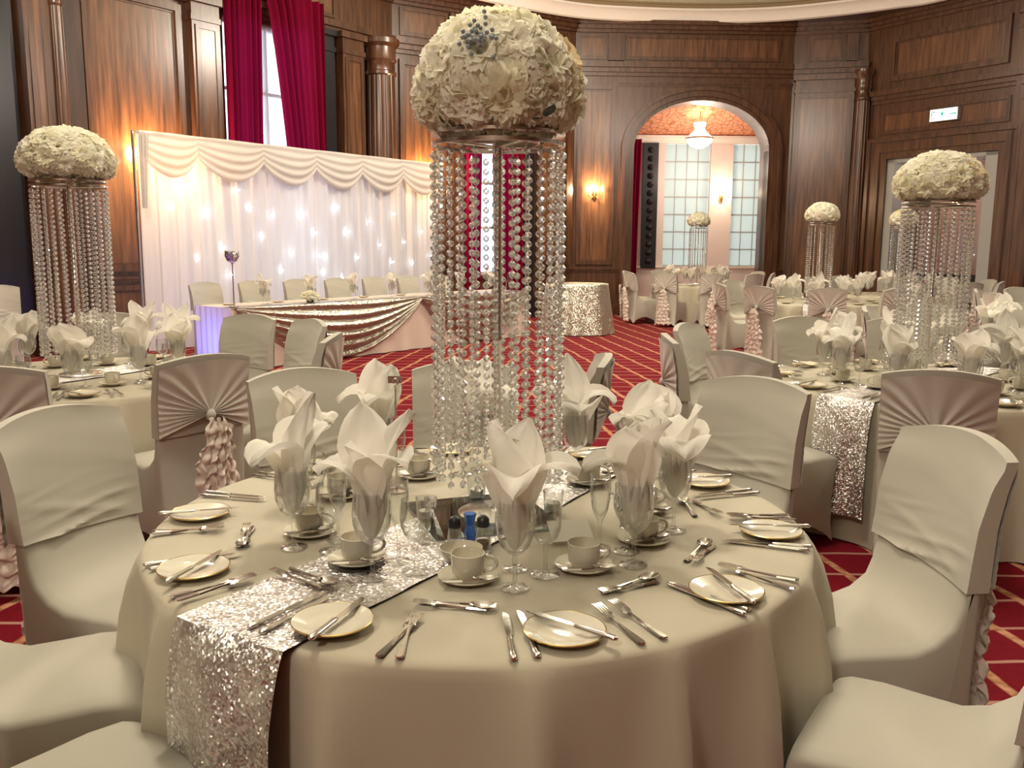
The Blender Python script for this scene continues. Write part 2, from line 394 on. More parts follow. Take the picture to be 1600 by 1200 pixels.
def window(n, w, u0, u1, z0, z1, cols, rows):
    e = mobj('window_%d' % n, None); e.parent = None
    bpy.data.objects.remove(e)
    b = MB(); t = 0.07; y0, y1 = 0.10, 0.18
    b.box(u0, u0+t, y0, y1, z0, z1); b.box(u1-t, u1, y0, y1, z0, z1); b.box(u0, u1, y0, y1, z0, z0+t); b.box(u0, u1, y0, y1, z1-t, z1)
    f = b.build('window_%d' % n, M['plaster'], None); f.location = w.location; f.rotation_euler = w.rotation_euler; struct(f)
    cw = (u1-u0-2*t)/cols; rh = (z1-z0-2*t)/rows
    for i in range(1, cols): MB().box(u0+t+i*cw-0.025, u0+t+i*cw+0.025, y0, y1, z0+t, z1-t).build('glazing_bar', M['plaster'], f)
    for j in range(1, rows): MB().box(u0+t, u1-t, y0+0.01, y1-0.01, z0+t+j*rh-0.025, z0+t+j*rh+0.025).build('glazing_bar', M['plaster'], f)
    for i in range(cols):
        for j in range(rows):
            MB().box(u0+t+i*cw+0.01, u0+t+(i+1)*cw-0.01, 0.135, 0.141, z0+t+j*rh+0.01, z0+t+(j+1)*rh-0.01).build('pane', M['pane'], f)
    MB().box(u0-0.05, u1+0.05, -0.08, 0.10, z0-0.06, z0).build('window_sill', M['wood'], f)
    return f
window(1, wl, w0, w1, wz0, wz1, 2, 4)
def hang(fn_obj, w, label, cat, group=None):
    fn_obj.parent = None; fn_obj.location = w.location; fn_obj.rotation_euler = w.rotation_euler
    return tag(fn_obj, label, cat, group)
gapL = lambda b: U(7.30) + 0.12*b
gapR = lambda b: U(7.48) + 0.66*max(0.0, 1 - b)**0.75
hang(curtain(wl, 0, gapL, U(6.74), 0.05, 5.5, -0.22, 7), wl, 'crimson pleated curtain between walnut pilaster and tall window above the backdrop', 'curtain')
hang(curtain(wl, 1, gapR, U(8.68), 0.05, 5.5, -0.22, 8), wl, 'wide crimson pleated curtain beside black post above the backdrop', 'curtain')
hang(curtain(wl, 2, lambda b: U(8.5), U(6.95), 0.92, 4.98, 0.05, 14, 'sheer', 'sheer_curtain', 0.02), wl, 'white sheer hanging in the tall window above the backdrop', 'curtain')

# ---- short splayed wall with the second window
wm, LM = wall('wall_left_end', (-2.27, 17.19), (1.3, 19.35))
a0, a1 = 1.55, 2.62
skin(wm, [(0, a0, 0, WH), (a1, LM, 0, WH), (a0, a1, 0, 0.9), (a0, a1, 4.6, WH)])
panel(wm, 0.12, 1.12, 1.1, 4.95, 0.10, 0.06); panel(wm, 0.12, 1.12, 0.3, 0.9, 0.07)
pilaster(wm, 1.18, 1.44, 0.12, flutes=False); pilaster(wm, 2.88, 3.10, 0.12, m='black_wood_and_shade', flutes=False)
panel(wm, 3.2, 4.05, 1.1, 4.95, 0.09, 0.05)
dado(wm, 0, a0); dado(wm, a1, LM)
entablature(wm, LM, [(0.15, 1.15), (1.45, 2.5), (2.8, 4.0)])
window(2, wm, a0, a1, 0.9, 4.6, 1, 4)
hang(curtain(wm, 0, lambda b: 1.80 + 0.08*b, 1.46, 0.05, 4.7, -0.12, 4), wm, 'narrow crimson curtain edge left of the window behind the bead strands', 'curtain')
hang(curtain(wm, 1, lambda b: 2.16 - 0.10*b, 2.86, 0.05, 4.7, -0.12, 7), wm, 'crimson curtain right of the window behind the bead strands', 'curtain')

# ---- end wall with the arch
wa, LA = wall('wall_end', (1.3, 19.35), (5.95, 19.55))
ac, ahw, asp, arise = 2.74, 1.46, 3.55, 1.02
skin(wa, [(0, ac-ahw, 0, WH), (ac+ahw, LA, 0, WH)])
def arch_pts(k, n=24, extra=0.0):
    return [(ac + (ahw+extra)*math.cos(PI - PI*i/n), asp + (arise+extra)*math.sin(PI*i/n)) for i in range(n+1)]
ap = arch_pts(0)
b = MB()
for i in range(len(ap)-1):
    (xa, za), (xb, zb) = ap[i], ap[i+1]
    o = len(b.v)
    for y in (0, WT):
        b.v += [(xa, y, za), (xb, y, zb), (xb, y, WH), (xa, y, WH)]
    b.f += [(o, o+1, o+2, o+3), (o+7, o+6, o+5, o+4), (o+1, o, o+4, o+5)]
b.build('wall_face', M['wood'], wa)
# moulded architrave: three nested bands following jambs and arch
for (e0, e1, d) in ((0.0, 0.08, 0.05), (0.08, 0.20, 0.09), (0.20, 0.27, 0.13)):
    inn = [(ac-ahw-e0, 0)] + arch_pts(0, 28, e0) + [(ac+ahw+e0, 0)]; outp = [(ac-ahw-e1, 0)] + arch_pts(0, 28, e1) + [(ac+ahw+e1, 0)]
    b = MB(); n = len(inn)
    for k in range(n-1):
        o = len(b.v); (x0, z0), (x1, z1), (x2, z2), (x3, z3) = inn[k], inn[k+1], outp[k+1], outp[k]
        for y in (-d, 0.02): b.v += [(x0, y, z0), (x1, y, z1), (x2, y, z2), (x3, y, z3)]
        b.f += [(o, o+1, o+2, o+3), (o+1, o, o+4, o+5), (o+3, o+2, o+6, o+7)]
    b.build('arch_moulding', M['wood'], wa)
b = MB(); jp = [(ac-ahw, 0)] + arch_pts(0, 28) + [(ac+ahw, 0)]
for k in range(len(jp)-1):
    o = len(b.v); (x0, z0), (x1, z1) = jp[k], jp[k+1]
    b.v += [(x0, -0.02, z0), (x1, -0.02, z1), (x1, 0.55, z1), (x0, 0.55, z0)]; b.f.append((o, o+1, o+2, o+3))
b.build('arch_lining', M['wood'], wa)
panel(wa, 0.06, 0.86, 1.1, 4.85, 0.08, 0.05); dado(wa, 0, ac-ahw-0.27); dado(wa, ac+ahw+0.27, LA)
mould(wa, 0.9, LA, 4.84, 4.94, 0.05)
entablature(wa, LA, [(0.05, 0.65), (1.05, 4.35)])

# ---- alcove behind the arch
AL = empty('wall_alcove', wa.location, wa.rotation_euler[2]); struct(AL)
ad = 3.1; az = 4.15
b = MB(); b.box(0.0, 0.3, 0.3, ad, 0, az+0.6); b.box(5.9, 6.2, 0.3, ad, 0, az+0.6); b.build('side_wall', M['alcove_wall'], AL)
wins = [(2.63, 3.77), (4.33, 5.25)]; zb0, zb1 = 1.0, az-0.12
b = MB(); b.box(0.0, 6.2, ad, ad+0.25, 0, zb0); b.box(0.0, 6.2, ad, ad+0.25, zb1, az+0.6)
b.box(0.0, wins[0][0], ad, ad+0.25, zb0, zb1); b.box(wins[0][1], wins[1][0], ad-0.06, ad+0.25, zb0, zb1); b.box(wins[1][1], 6.2, ad, ad+0.25, zb0, zb1)
b.build('wall_face', M['alcove_wall'], AL)
mould(AL, 0.3, 5.9, az-0.12, az+0.06, 0.16, 'plaster_cornice', 'plaster', ad)
mould(AL, 0.3, 5.9, zb0-0.08, zb0, 0.08, 'sill', 'plaster', ad)
ac_o = MB().box(0.0, 6.2, 0.30, ad+0.3, 5.0, 5.1).build('ceiling_alcove', M['alcove_ceiling']); ac_o.location = wa.location; ac_o.rotation_euler = wa.rotation_euler; struct(ac_o)
# sloping cove of the patterned ceiling down to the cornice
b = MB(); o = 0
b.v += [(0.0, 0.45, 5.0), (6.2, 0.45, 5.0), (6.2, ad, az+0.05), (0.0, ad, az+0.05)]; b.f.append((0, 1, 2, 3)); b.build('cove', M['alcove_ceiling'], ac_o)
for wi, (u0, u1) in enumerate(wins):
    f = MB().box(u0, u1, ad+0.10, ad+0.11, zb0, zb0+0.03).build('window_%d' % (3+wi), M['jamb']); f.location = wa.location; f.rotation_euler = wa.rotation_euler; struct(f)
    cols, rows = (4, 7) if wi == 0 else (3, 7)
    cw = (u1-u0)/cols; rh = (zb1-zb0)/rows
    for i in range(cols):
        for j in range(rows): MB().box(u0+i*cw+0.008, u0+(i+1)*cw-0.008, ad+0.095, ad+0.105, zb0+j*rh+0.010, zb0+(j+1)*rh-0.010).build('pane', M['lead_pane'], f)
    for i in range(1, cols): MB().box(u0+i*cw-0.008, u0+i*cw+0.008, ad+0.088, ad+0.112, zb0, zb1).build('lead_bar', M['jamb'], f)
    for j in range(1, rows): MB().box(u0, u1, ad+0.085, ad+0.115, zb0+j*rh-0.012, zb0+j*rh+0.012).build('lead_bar', M['jamb'], f)
cp = MB().box(2.06, 2.44, ad-0.10, ad-0.01, 0.95, az-0.12).build('carved_post', M['black_wood_and_shade'], AL)
for k in range(14):
    MB().lathe([(0.0, 0.0), (0.06, 0.02), (0.085, 0.08), (0.06, 0.14), (0, 0.16)], 8, (2.25, ad-0.10, 1.05 + k*0.21)).build('carving', M['black_wood_and_shade'], cp, 40)
hang(curtain(AL, 0, lambda b: 1.98 - 0.06*(1-b), 1.58, 0.1, az-0.05, ad-0.25, 4, 'curtain', 'curtain', 0.04), AL, 'crimson curtain hanging inside the arch beside the dark carved post', 'curtain')
al_w = wa.matrix_basis
def alp(u, y, z): return tuple(Matrix.Translation(wa.location) @ Matrix.Rotation(wa.rotation_euler[2], 4, 'Z') @ Vector((u, y, z)))
lamp('alcove_light', alp(3.13, 1.6, 3.3), 70, (1.0, 0.80, 0.66), 0.25)

# ---- splayed pier and right wall with the doorway
wn, LN = wall('wall_right_end', (5.95, 19.55), (7.4, 19.2))
skin(wn, [(0, LN, 0, WH)]); pl = pilaster(wn, 0.06, 1.24, 0.14, 5.08); dado(wn, 0, LN)
entablature(wn, LN, [(0.32, 1.02), (1.3, 1.46)])
wr, LR = wall('wall_right', (7.4, 19.2), (12.5, 11.48))
d0, d1, dz = 0.62, 2.92, 3.3
skin(wr, [(0, d0, 0, WH), (d1, LR, 0, WH), (d0, d1, dz, WH)])
column(wr, 0.02, -0.14, 0.16)
b = MB()
for (e0, e1, d) in ((0, 0.14, 0.06), (0.14, 0.34, 0.10), (0.34, 0.42, 0.15)):
    b.box(d0-e1, d0-e0, -d, 0, 0, dz+e1); b.box(d1+e0, d1+e1, -d, 0, 0, dz+e1); b.box(d0-e0, d1+e0, -d, 0, dz+e0, dz+e1)
b.build('door_architrave', M['wood'], wr)
panel(wr, 0.42, 3.05, 3.80, 4.26, 0.06, 0.035); pilaster(wr, 3.32, 3.62, 0.14, 4.5, flutes=False)
mould(wr, 0.2, LR, 4.42, 4.68, 0.16, 'moulding'); panel(wr, 0.55, 2.95, 4.84, 5.70, 0.10, 0.06)
pilaster(wr, 3.15, 3.35, 0.10, 5.75, flutes=False)
u = 3.8
while u + 1.5 < LR:
    panel(wr, u, u+1.5, 1.1, 4.3); panel(wr, u, u+1.5, 4.84, 5.70, 0.08, 0.05); panel(wr, u, u+1.5, 0.3, 0.9, 0.07); u += 1.75
dado(wr, d1+0.42, LR); mould(wr, 0, LR, 5.92, 6.14, 0.22, 'wood_cornice')
b = MB(); b.box(d0, d0+0.16, 0.0, 0.9, 0, dz); b.box(d1-0.26, d1, 0.0, 0.9, 0, dz); b.box(d0, d1, 0.0, 0.9, dz-0.08, dz)
dj = b.build('door_1', M['jamb']); dj.location = wr.location; dj.rotation_euler = wr.rotation_euler; struct(dj)
MB().box(d0+0.16, d1-0.26, 0.86, 0.9, 0, dz-0.08).build('lobby_wall', M['pink_glass'], dj)
MB().box(d0+0.16, d0+0.30, 0.5, 0.58, 0, dz-0.08).build('door_stile', M['black_wood_and_shade'], dj); MB().box(d1-0.38, d1-0.26, 0.5, 0.58, 0, dz-0.08).build('door_stile', M['black_wood_and_shade'], dj)
MB().box(d0+0.30, d1-0.38, 0.5, 0.58, 0.85, 0.98).build('door_rail', M['black_wood_and_shade'], dj); MB().box(d0+0.30, d1-0.38, 0.5, 0.58, 0, 0.3).build('door_rail', M['black_wood_and_shade'], dj)
MB().box(d0+0.30, d1-0.38, 0.53, 0.54, 0.3, dz-0.08).build('pane', M['pane'], dj)
def wrp(u, y, z): return tuple(Matrix.Translation(wr.location) @ Matrix.Rotation(wr.rotation_euler[2], 4, 'Z') @ Vector((u, y, z)))
lamp('lobby_light', wrp(1.7, 0.45, 2.9), 14, WARM, 0.1)
ex = empty('exit_sign', wrp(1.82, -0.06, 4.05), wr.rotation_euler[2]); tag(ex, 'lit white and green emergency exit sign fixed above the doorway', 'sign')
MB().box(-0.29, 0.29, -0.05, 0.058, -0.12, 0.12).build('housing', M['jamb'], ex); MB().box(-0.27, 0.27, -0.056, -0.050, -0.105, 0.105).build('sign_face', M['exit_white'], ex)
b = MB(); b.box(-0.25, -0.235, -0.060, -0.056, -0.07, 0.07); b.box(-0.25, -0.17, -0.060, -0.056, 0.055, 0.07); b.box(-0.25, -0.17, -0.06, -0.056, -0.07, -0.055); b.build('door_pictogram', M['leaf'], ex)
b = MB(); b.lathe([(0, -0.016), (0.016, 0), (0, 0.016)], 8, (-0.02, -0.06, 0.062)); b.box(-0.05, 0.0, -0.060, -0.056, -0.01, 0.045)
b.tube([(-0.02, -0.058, -0.01), (0.01, -0.058, -0.04), (0.0, -0.058, -0.075)], 0.008, 6); b.tube([(-0.04, -0.058, -0.01), (-0.055, -0.058, -0.05), (-0.09, -0.058, -0.06)], 0.008, 6); b.tube([(0, -0.058, 0.04), (0.035, -0.058, 0.015)], 0.007, 6); b.tube([(-0.05, -0.058, 0.04), (-0.085, -0.058, 0.02)], 0.007, 6)
b.build('running_figure', M['exit_green'], ex)
b = MB(); b.box(0.13, 0.23, -0.060, -0.056, -0.012, 0.012); b.prism([(0.23, -0.045), (0.255, 0.0), (0.23, 0.045)], -0.060, -0.056); b.build('arrow', M['exit_green'], ex)

# ---- rest of the shell, ceiling and cornice
for nm, A, B in (('wall_right_side', (12.5, 11.48), (12.5, -5.0)), ('wall_back', (12.5, -5.0), (-12.5, -5.0)), ('wall_left_side', (-12.5, -5.0), (-12.5, 3.95))):
    ww, L = wall(nm, A, B); skin(ww, [(0, L, 0, WH)]); dado(ww, 0, L); mould(ww, 0, L, 5.92, 6.14, 0.22, 'wood_cornice'); mould(ww, 0, L, 5.05, 5.32, 0.14, 'architrave')
    u = 0.5
    while u + 2.0 < L: panel(ww, u, u+1.9, 1.1, 4.9); u += 2.4
def catmull(P, n=8):
    out = []
    for i in range(len(P)-1):
        p0, p1, p2, p3 = [Vector(P[max(0, min(len(P)-1, i+k))]) for k in (-1, 0, 1, 2)]
        for j in range(n):
            t = j/n
            out.append(0.5*((2*p1) + (-p0+p2)*t + (2*p0-5*p1+4*p2-p3)*t*t + (-p0+3*p1-3*p2+p3)*t**3))
    out.append(Vector(P[-1])); return out
path = catmull([(-12.1, -4.6), (-12.1, 3.8), (-6.6, 11.0), (-2.6, 15.8), (-1.22, 17.16), (-0.04, 18.1), (1.27, 18.9), (2.63, 19.2), (3.99, 19.3), (5.28, 19.15), (6.41, 18.7), (7.45, 18.05), (8.15, 17.4), (10.0, 14.3), (12.1, 11.2), (12.1, -4.6)], 6)
nrm = []
for i in range(len(path)):
    t = (path[min(i+1, len(path)-1)] - path[max(0, i-1)]).normalized(); nrm.append(Vector((t.y, -t.x)))   # inward
def sweep(name, prof, m, parent=None):
    b = MB()
    for i, p in enumerate(path):
        for (d, z) in prof: q = p + nrm[i]*d; b.v.append((q.x, q.y, z))
    k = len(prof)
    for i in range(len(path)-1):
        for j in range(k-1): b.f.append((i*k+j, (i+1)*k+j, (i+1)*k+j+1, i*k+j+1))
    return b.build(name, M[m], parent, 35)
struct(sweep('trim_1', [(-0.02, 6.10), (0.03, 6.12), (0.06, 6.22), (0.14, 6.30), (0.17, 6.31), (0.17, 6.35)], 'plaster'))
struct(sweep('trim_2', [(0.17, 6.35), (0.20, 6.36), (0.22, 6.40), (0.25, 6.41), (0.25, 6.44)], 'gold_paint'))
sf = MB(); o = 0
for i, p in enumerate(path):
    q = p - nrm[i]*1.6; sf.v += [(p.x, p.y, 6.12), (q.x, q.y, 6.12)]
for i in range(len(path)-1): sf.f.append((2*i, 2*i+1, 2*i+3, 2*i+2))
struct(sf.build('trim_3', M['wood']))
inner = [p + nrm[i]*0.25 for i, p in enumerate(path)]
ce = MB().box(-13, 13, -5.5, 24, 6.62, 6.7).build('ceiling', M['plaster']); struct(ce)
MB().poly([(p.x, p.y, 6.44) for p in reversed(inner)]).build('painted_field', M['green_ceiling'], ce)

# ================================================================== WALL LIGHTS
def sconce(loc, rz, label, power, col=(1.0, 0.60, 0.26)):
    e = empty('wall_sconce', loc, rz); tag(e, label, 'wall light', 'gilt wall sconces')
    MB().lathe([(0, -0.12), (0.03, -0.10), (0.05, 0), (0.03, 0.12), (0, 0.14)], 12, (0, -0.02, 0)).build('backplate', M['gilt'], e, 40)
    for s in (-1, 1):
        pts = [(0.02*s, -0.03, -0.03), (0.07*s, -0.08, -0.08), (0.13*s, -0.11, -0.06), (0.15*s, -0.12, 0.0)]
        a = MB().tube(pts, 0.008, 8).build('arm', M['gilt'], e, 60)
        MB().lathe([(0.0, 0), (0.03, 0.005), (0.012, 0.02), (0.012, 0.06), (0, 0.062)], 10, (0.15*s, -0.12, 0)).build('candle_cup', M['gilt'], a, 40)
        MB().lathe([(0, 0), (0.022, 0.012), (0.03, 0.04), (0.022, 0.07), (0.0, 0.11)], 12, (0.15*s, -0.12, 0.06)).build('bulb', M['bulb'], a, 60)
    c, s_ = math.cos(rz), math.sin(rz)
    lamp('sconce_light', (loc[0] + 0.22*s_, loc[1] - 0.22*c, loc[2] + 0.12), power, col, 0.06)
def wp(w, u, y, z): return tuple(Matrix.Translation(w.location) @ Matrix.Rotation(w.rotation_euler[2], 4, 'Z') @ Vector((u, y, z)))
sconce(wp(wl, U(5.40), -0.02, 2.68), wl.rotation_euler[2], 'lit twin-arm wall sconce beside the corner of the white backdrop', 120)
sconce(wp(wm, 0.62, -0.02, 2.75), wm.rotation_euler[2], 'lit twin-arm wall sconce on the panel behind the far end of the backdrop', 110)
sconce(wp(wa, 0.45, -0.02, 2.60), wa.rotation_euler[2], 'lit twin-arm wall sconce on the walnut panel beside the arch', 60, (1.0, 0.72, 0.42))
sconce(alp(4.05, ad-0.08, 2.72), wa.rotation_euler[2], 'lit twin-arm wall sconce on the pink pier inside the arch', 22, (1.0, 0.78, 0.52))
# alcove chandelier
ch = empty('crystal_chandelier', alp(3.13, 1.75, 3.86)); tag(ch, 'glowing crystal basket chandelier under the peach alcove ceiling', 'chandelier')
MB().lathe([(0.13, 0.50), (0.15, 0.48), (0.13, 0.42), (0.11, 0.36), (0.17, 0.26), (0.25, 0.20), (0.30, 0.16), (0.31, 0.14)], 24).build('crystal_skirt', M['bulb_white'], ch)
MB().lathe([(0.31, 0.14), (0.28, 0.06), (0.2, -0.03), (0.1, -0.08), (0, -0.1)], 24).build('crystal_bowl', M['bulb_white'], ch, 60)
MB().tube([(0, 0, 0.6), (0, 0, 1.2)], 0.012).build('rod', M['gilt'], ch)
MB().lathe([(0.315, 0.12), (0.33, 0.14), (0.315, 0.16)], 32).build('rim', M['gilt'], ch, 60)
for k in range(10):
    a = 2*PI*k/10; MB().lathe([(0, 0), (0.02, 0.01), (0.026, 0.04), (0, 0.09)], 8, (0.2*math.cos(a), 0.2*math.sin(a), 0.17)).build('bulb', M['bulb_white'], ch, 60)

# ================================================================== BACKDROP
BD0 = Vector((-5.09, 12.25)); BDd = Vector((0.608, 0.794)).normalized(); BDL = 6.05; BDH = 3.0
bd = empty('draped_backdrop', (BD0.x, BD0.y, 0), math.atan2(BDd.y, BDd.x)); lb = lamp('added_drape_backlight', (0, 0, 0), 26, (0.74, 0.80, 1.0), 0.1, 'AREA'); lb.data.shape = 'RECTANGLE'; lb.data.size = 5.6; lb.data.size_y = 2.3; lb.parent = bd; lb.location = (BDL/2, 0.45, 1.45); lb.rotation_euler = (-PI/2, 0, 0)  # cool area lamp added unseen behind the drape to brighten it
tag(bd, 'tall white pleated wedding backdrop with swags behind the head table', 'backdrop')
NP = 6
for k in range(NP):
    u0 = BDL*k/NP; u1 = BDL*(k+1)/NP
    def fn(a, b, u0=u0, u1=u1, k=k):
        u = u0 + (u1-u0)*a; z = 0.01 + (BDH-0.04)*b
        y = 0.03*math.sin(u*21 + 1.1*math.sin(u*3.1)) + 0.014*math.sin(u*47 + z*0.6) + 0.012*math.sin(z*2+u*2)
        return (u, y, z)
    MB().quadgrid(fn, 56, 10).build('drape_panel', M['drape'], bd, 180)
SW = [(0.0, 0.90), (0.88, 2.02), (2.0, 3.06), (3.02, 4.06), (4.02, 5.05), (5.0, 6.04)]
for k, (u0, u1) in enumerate(SW):
    def fn(a, b, u0=u0, u1=u1):
        s = b*(0.26 + 0.32*abs(math.sin(PI*a))**0.8)
        fold = 0.020*math.sin(b*PI*9 + 0.6*math.sin(a*5))*(0.25 + 0.75*math.sin(PI*a))
        return (u0 + (u1-u0)*a, -0.07 - 0.09*math.sin(PI*a)*math.sin(PI*min(1, b*0.75 + 0.1)) - fold, BDH + 0.01 - 0.02*b - s)
    MB().quadgrid(fn, 26, 22).build('swag', M['swag'], bd, 180)
def tailfn(a, b): return (0.0 + 0.16*a*(1 - 0.5*b) - 0.03, -0.10 - 0.03*math.sin(a*18), BDH - 0.02 - 1.0*b)
MB().quadgrid(tailfn, 22, 10).build('swag_tail', M['swag'], bd, 180)
MB().tube([(-0.03, 0.06, BDH), (BDL, 0.06, BDH)], 0.018).build('crossbar', M['tin'], bd)
for u in (-0.02, BDL/2, BDL): MB().tube([(u, 0.06, 0), (u, 0.06, BDH)], 0.02).build('upright_pole', M['tin'], bd)
rng = random.Random(4)
fairy_me = MB().lathe([(0, -0.015), (0.012, -0.008), (0.015, 0), (0.012, 0.008), (0, 0.015)], 8).mesh('fairy_light', M['fairy'], 60)
fpos = [(0.45, 2.02), (0.62, 2.32), (1.0, 1.95), (1.25, 1.45), (1.35, 1.05), (1.75, 2.05), (1.95, 1.62), (2.15, 1.95), (2.5, 1.38), (2.75, 1.98), (3.0, 1.7), (3.2, 1.3), (3.45, 2.1), (3.7, 1.72), (3.9, 1.28), (4.2, 1.9), (4.45, 1.5), (4.75, 1.2), (4.8, 2.05), (5.05, 1.55), (5.25, 1.18), (5.5, 1.75), (5.75, 1.3), (1.55, 2.3), (3.55, 0.95), (0.8, 1.3), (2.3, 1.1), (5.85, 2.0), (3.05, 1.32), (3.15, 1.05)]
for (u, z) in fpos: mobj('fairy_light', fairy_me, bd, (u, -0.065, z))

# ================================================================== CHAIR
CH_TOP = 1.0
def back_y(z):      # centre line of the backrest
    return -0.205 - 0.16*max(0, (z - 0.45))/0.55
def make_chair():
    e = empty('banquet_chair'); hw = 0.215
    prof = []   # (y, z) silhouette, front bottom upwards, over the seat, up the back, down the rear
    prof += [(0.225, 0.015), (0.215, 0.12), (0.212, 0.26), (0.222, 0.38), (0.235, 0.425), (0.225, 0.458), (0.195, 0.472), (0.12, 0.478), (0.03, 0.474), (-0.05, 0.472)]
    prof += [(-0.105, 0.492), (-0.145, 0.53), (-0.172, 0.58), (-0.195, 0.65), (-0.215, 0.73), (-0.238, 0.82), (-0.262, 0.91), (-0.284, 0.975), (-0.292, 0.995)]
    prof += [(-0.302, 1.0), (-0.312, 0.995), (-0.312, 0.975), (-0.287, 0.88), (-0.260, 0.76), (-0.240, 0.64), (-0.232, 0.5), (-0.232, 0.35), (-0.245, 0.18), (-0.268, 0.015)]
    nb = 7
    for k in range(1, nb):
        t = k/nb; prof.append((-0.268 + t*(0.225+0.268), 0.015 + 0.11*math.sin(PI*t)))
    cy = -0.03; cz = 0.45
    xs = [-1, -0.985, -0.94, -0.8, -0.55, -0.28, 0, 0.28, 0.55, 0.8, 0.94, 0.985, 1]
    b = MB(); n = len(prof)
    for x in xs:
        ed = abs(x); ins = 0.0 if ed < 0.93 else (0.004 if ed < 0.96 else (0.010 if ed < 0.99 else 0.020))
        for i, (y, z) in enumerate(prof):
            p0 = prof[i-1]; p1 = prof[(i+1) % n]; t = Vector((p1[0]-p0[0], p1[1]-p0[1])); t.normalize(); nn = Vector((-t.y, t.x))
            yy = y + nn.x*ins; zz = z + nn.y*ins
            wz = 1.0
            if z > 0.5: wz = 1.0 + 0.03*(z-0.5)/0.5
            if z < 0.42: wz = 1.0 - 0.045*math.sin(PI*max(0, z)/0.42)
            if z > 0.9: zz -= 0.034*ed**2*min(1, (z-0.9)/0.09)
            if z > 0.5: yy += 0.045*ed**2*min(1, (z-0.5)/0.3) - 0.012
            if z < 0.13 and (i <= 1 or i >= 28): zz += 0.085*(1-ed**2.2) if (i == 0 or i >= 28) else 0
            if 4 <= i <= 9: zz += 0.012*(1-ed**2)
            b.v.append((x*hw*wz, yy, max(zz, 0.012)))
    for k in range(len(xs)-1):
        for i in range(n):
            j = (i+1) % n; b.f.append((k*n+i, k*n+j, (k+1)*n+j, (k+1)*n+i))
    b.f.append(tuple(range(n-1, -1, -1))); b.f.append(tuple((len(xs)-1)*n + i for i in range(n)))
    b.build('stretch_cover', M['cover'], e, 50)
    # hood: sleeve over the upper back, creased at its lower front edge
    hb = MB(); fz = [0.640 + 0.0075*k for k in range(24)] + [0.83, 0.86, 0.89, 0.92, 0.95, 0.985, 1.003]
    def front(z):
        for a, c in zip(prof[9:18], prof[10:19]):
            if a[1] <= z <= c[1]: t = (z-a[1])/(c[1]-a[1]); return a[0] + t*(c[0]-a[0])
        return prof[18][0]
    def rear(z): return -0.228 - (z-0.55)*0.190
    def hood(a, bb):
        x = -1 + 2*a; ed = abs(x); m_ = 2*len(fz)-1; q = bb*m_; k = int(round(q))
        if k < len(fz): z = fz[k]; y = front(z) + 0.007; zi = k
        else: zi = 2*len(fz)-1-k; z = fz[zi]; y = rear(z) - 0.005
        cr = 0.0
        if k < len(fz): cr = 0.013*(1 - abs(math.sin(z*72 + 0.9*x + 0.8*math.sin(x*2.1))))**2*max(0, 1-(z-0.64)/0.17)*(0.55 + 0.45*math.sin(x*3 + z*40)) + 0.004*max(0, math.sin(z*38 - 2.2*x))**6
        cr *= 1 - ed**4
        zz = z - (0.034*ed**2*min(1, (z-0.9)/0.09) if z > 0.9 else 0) + (0.012*x*max(0, (0.72-z)/0.08) if z < 0.72 else 0)
        yy = y + 0.045*ed**2*min(1, (z-0.5)/0.3) - 0.012 + cr
        return (x*(hw*(1.0 + 0.03*(z-0.5)/0.5) + 0.006), yy, zz + (0.006 if k >= len(fz) - 1 and k <= len(fz) else 0))
    hb.quadgrid(hood, 24, 2*len(fz)-1)
    nu = 25
    for j in range(len(fz)-1):       # close the two sides
        r = 2*len(fz)-1-j
        for c in (0, nu-1):
            q = (j*nu + c, (j+1)*nu + c, (r-1)*nu + c, r*nu + c); hb.f.append(q if c == 0 else q[::-1])
    hb.build('hood', M['cover'], e, 60)
    # gathered fan on the back of the hood
    K = (0.0, 0.735)
    def fan(a, bb):
        th = R_(-24) + R_(228)*a; r = bb
        dx, dz = math.cos(th), math.sin(th)
        lx = (0.224/abs(dx)) if abs(dx) > 1e-4 else 9; lz = ((0.985 - K[1])/dz) if dz > 1e-4 else 9
        rr = min(lx, lz)*r; x = K[0] + dx*rr; z = K[1] + dz*rr; ed = abs(x)/0.22
        if z > 0.9: z -= 0.034*ed**2*min(1, (z-0.9)/0.09)
        pl = (0.002 + 0.0055*math.sin(PI*min(1, r*1.0))**0.6)*math.sin(a*PI*(30 + 6*math.sin(a*7)) + 1.2*math.sin(a*11))*(0.3 + 0.7*(1-r*0.6))*(0.75 + 0.25*math.sin(a*9 + 1))
        return (x, rear(z) - 0.020 + 0.045*ed**2*min(1, (z-0.5)/0.3) - 0.012 - 0.020*(1-r)**2 + pl, z)
    MB().quadgrid(fan, 132, 9).build('sash_fan', M['hood'], e, 180)
    MB().lathe([(0, -0.028), (0.018, -0.022), (0.026, 0), (0.018, 0.022), (0, 0.03)], 12, (0, rear(K[1]) - 0.046, K[1]-0.008)).build('knot', M['hood'], e, 60)
    def ruf(a, bb):
        x = -1 + 2*a; wd = 0.034 + 0.108*bb**0.55 + 0.010*math.sin(bb*52 + 3*x) ; tier = (bb*10.0) % 1.0
        z = K[1] - 0.02 - 0.66*bb - 0.012*math.sin(x*9 + bb*20)
        y = -0.315 + 0.05*bb - 0.045 - 0.035*(1-x*x) - 0.020*tier*(1-abs(x)*0.3) + 0.010*math.sin(x*16 + 9*bb) + 0.005*math.sin(bb*90 + x*11)
        return (x*wd + 0.01*math.sin(bb*15), y, z)
    MB().quadgrid(ruf, 26, 90).build('ruffle_tail', M['ruffle'], e, 180)
    return e
chair_proto = reg(make_chair())
chair_used = [False]
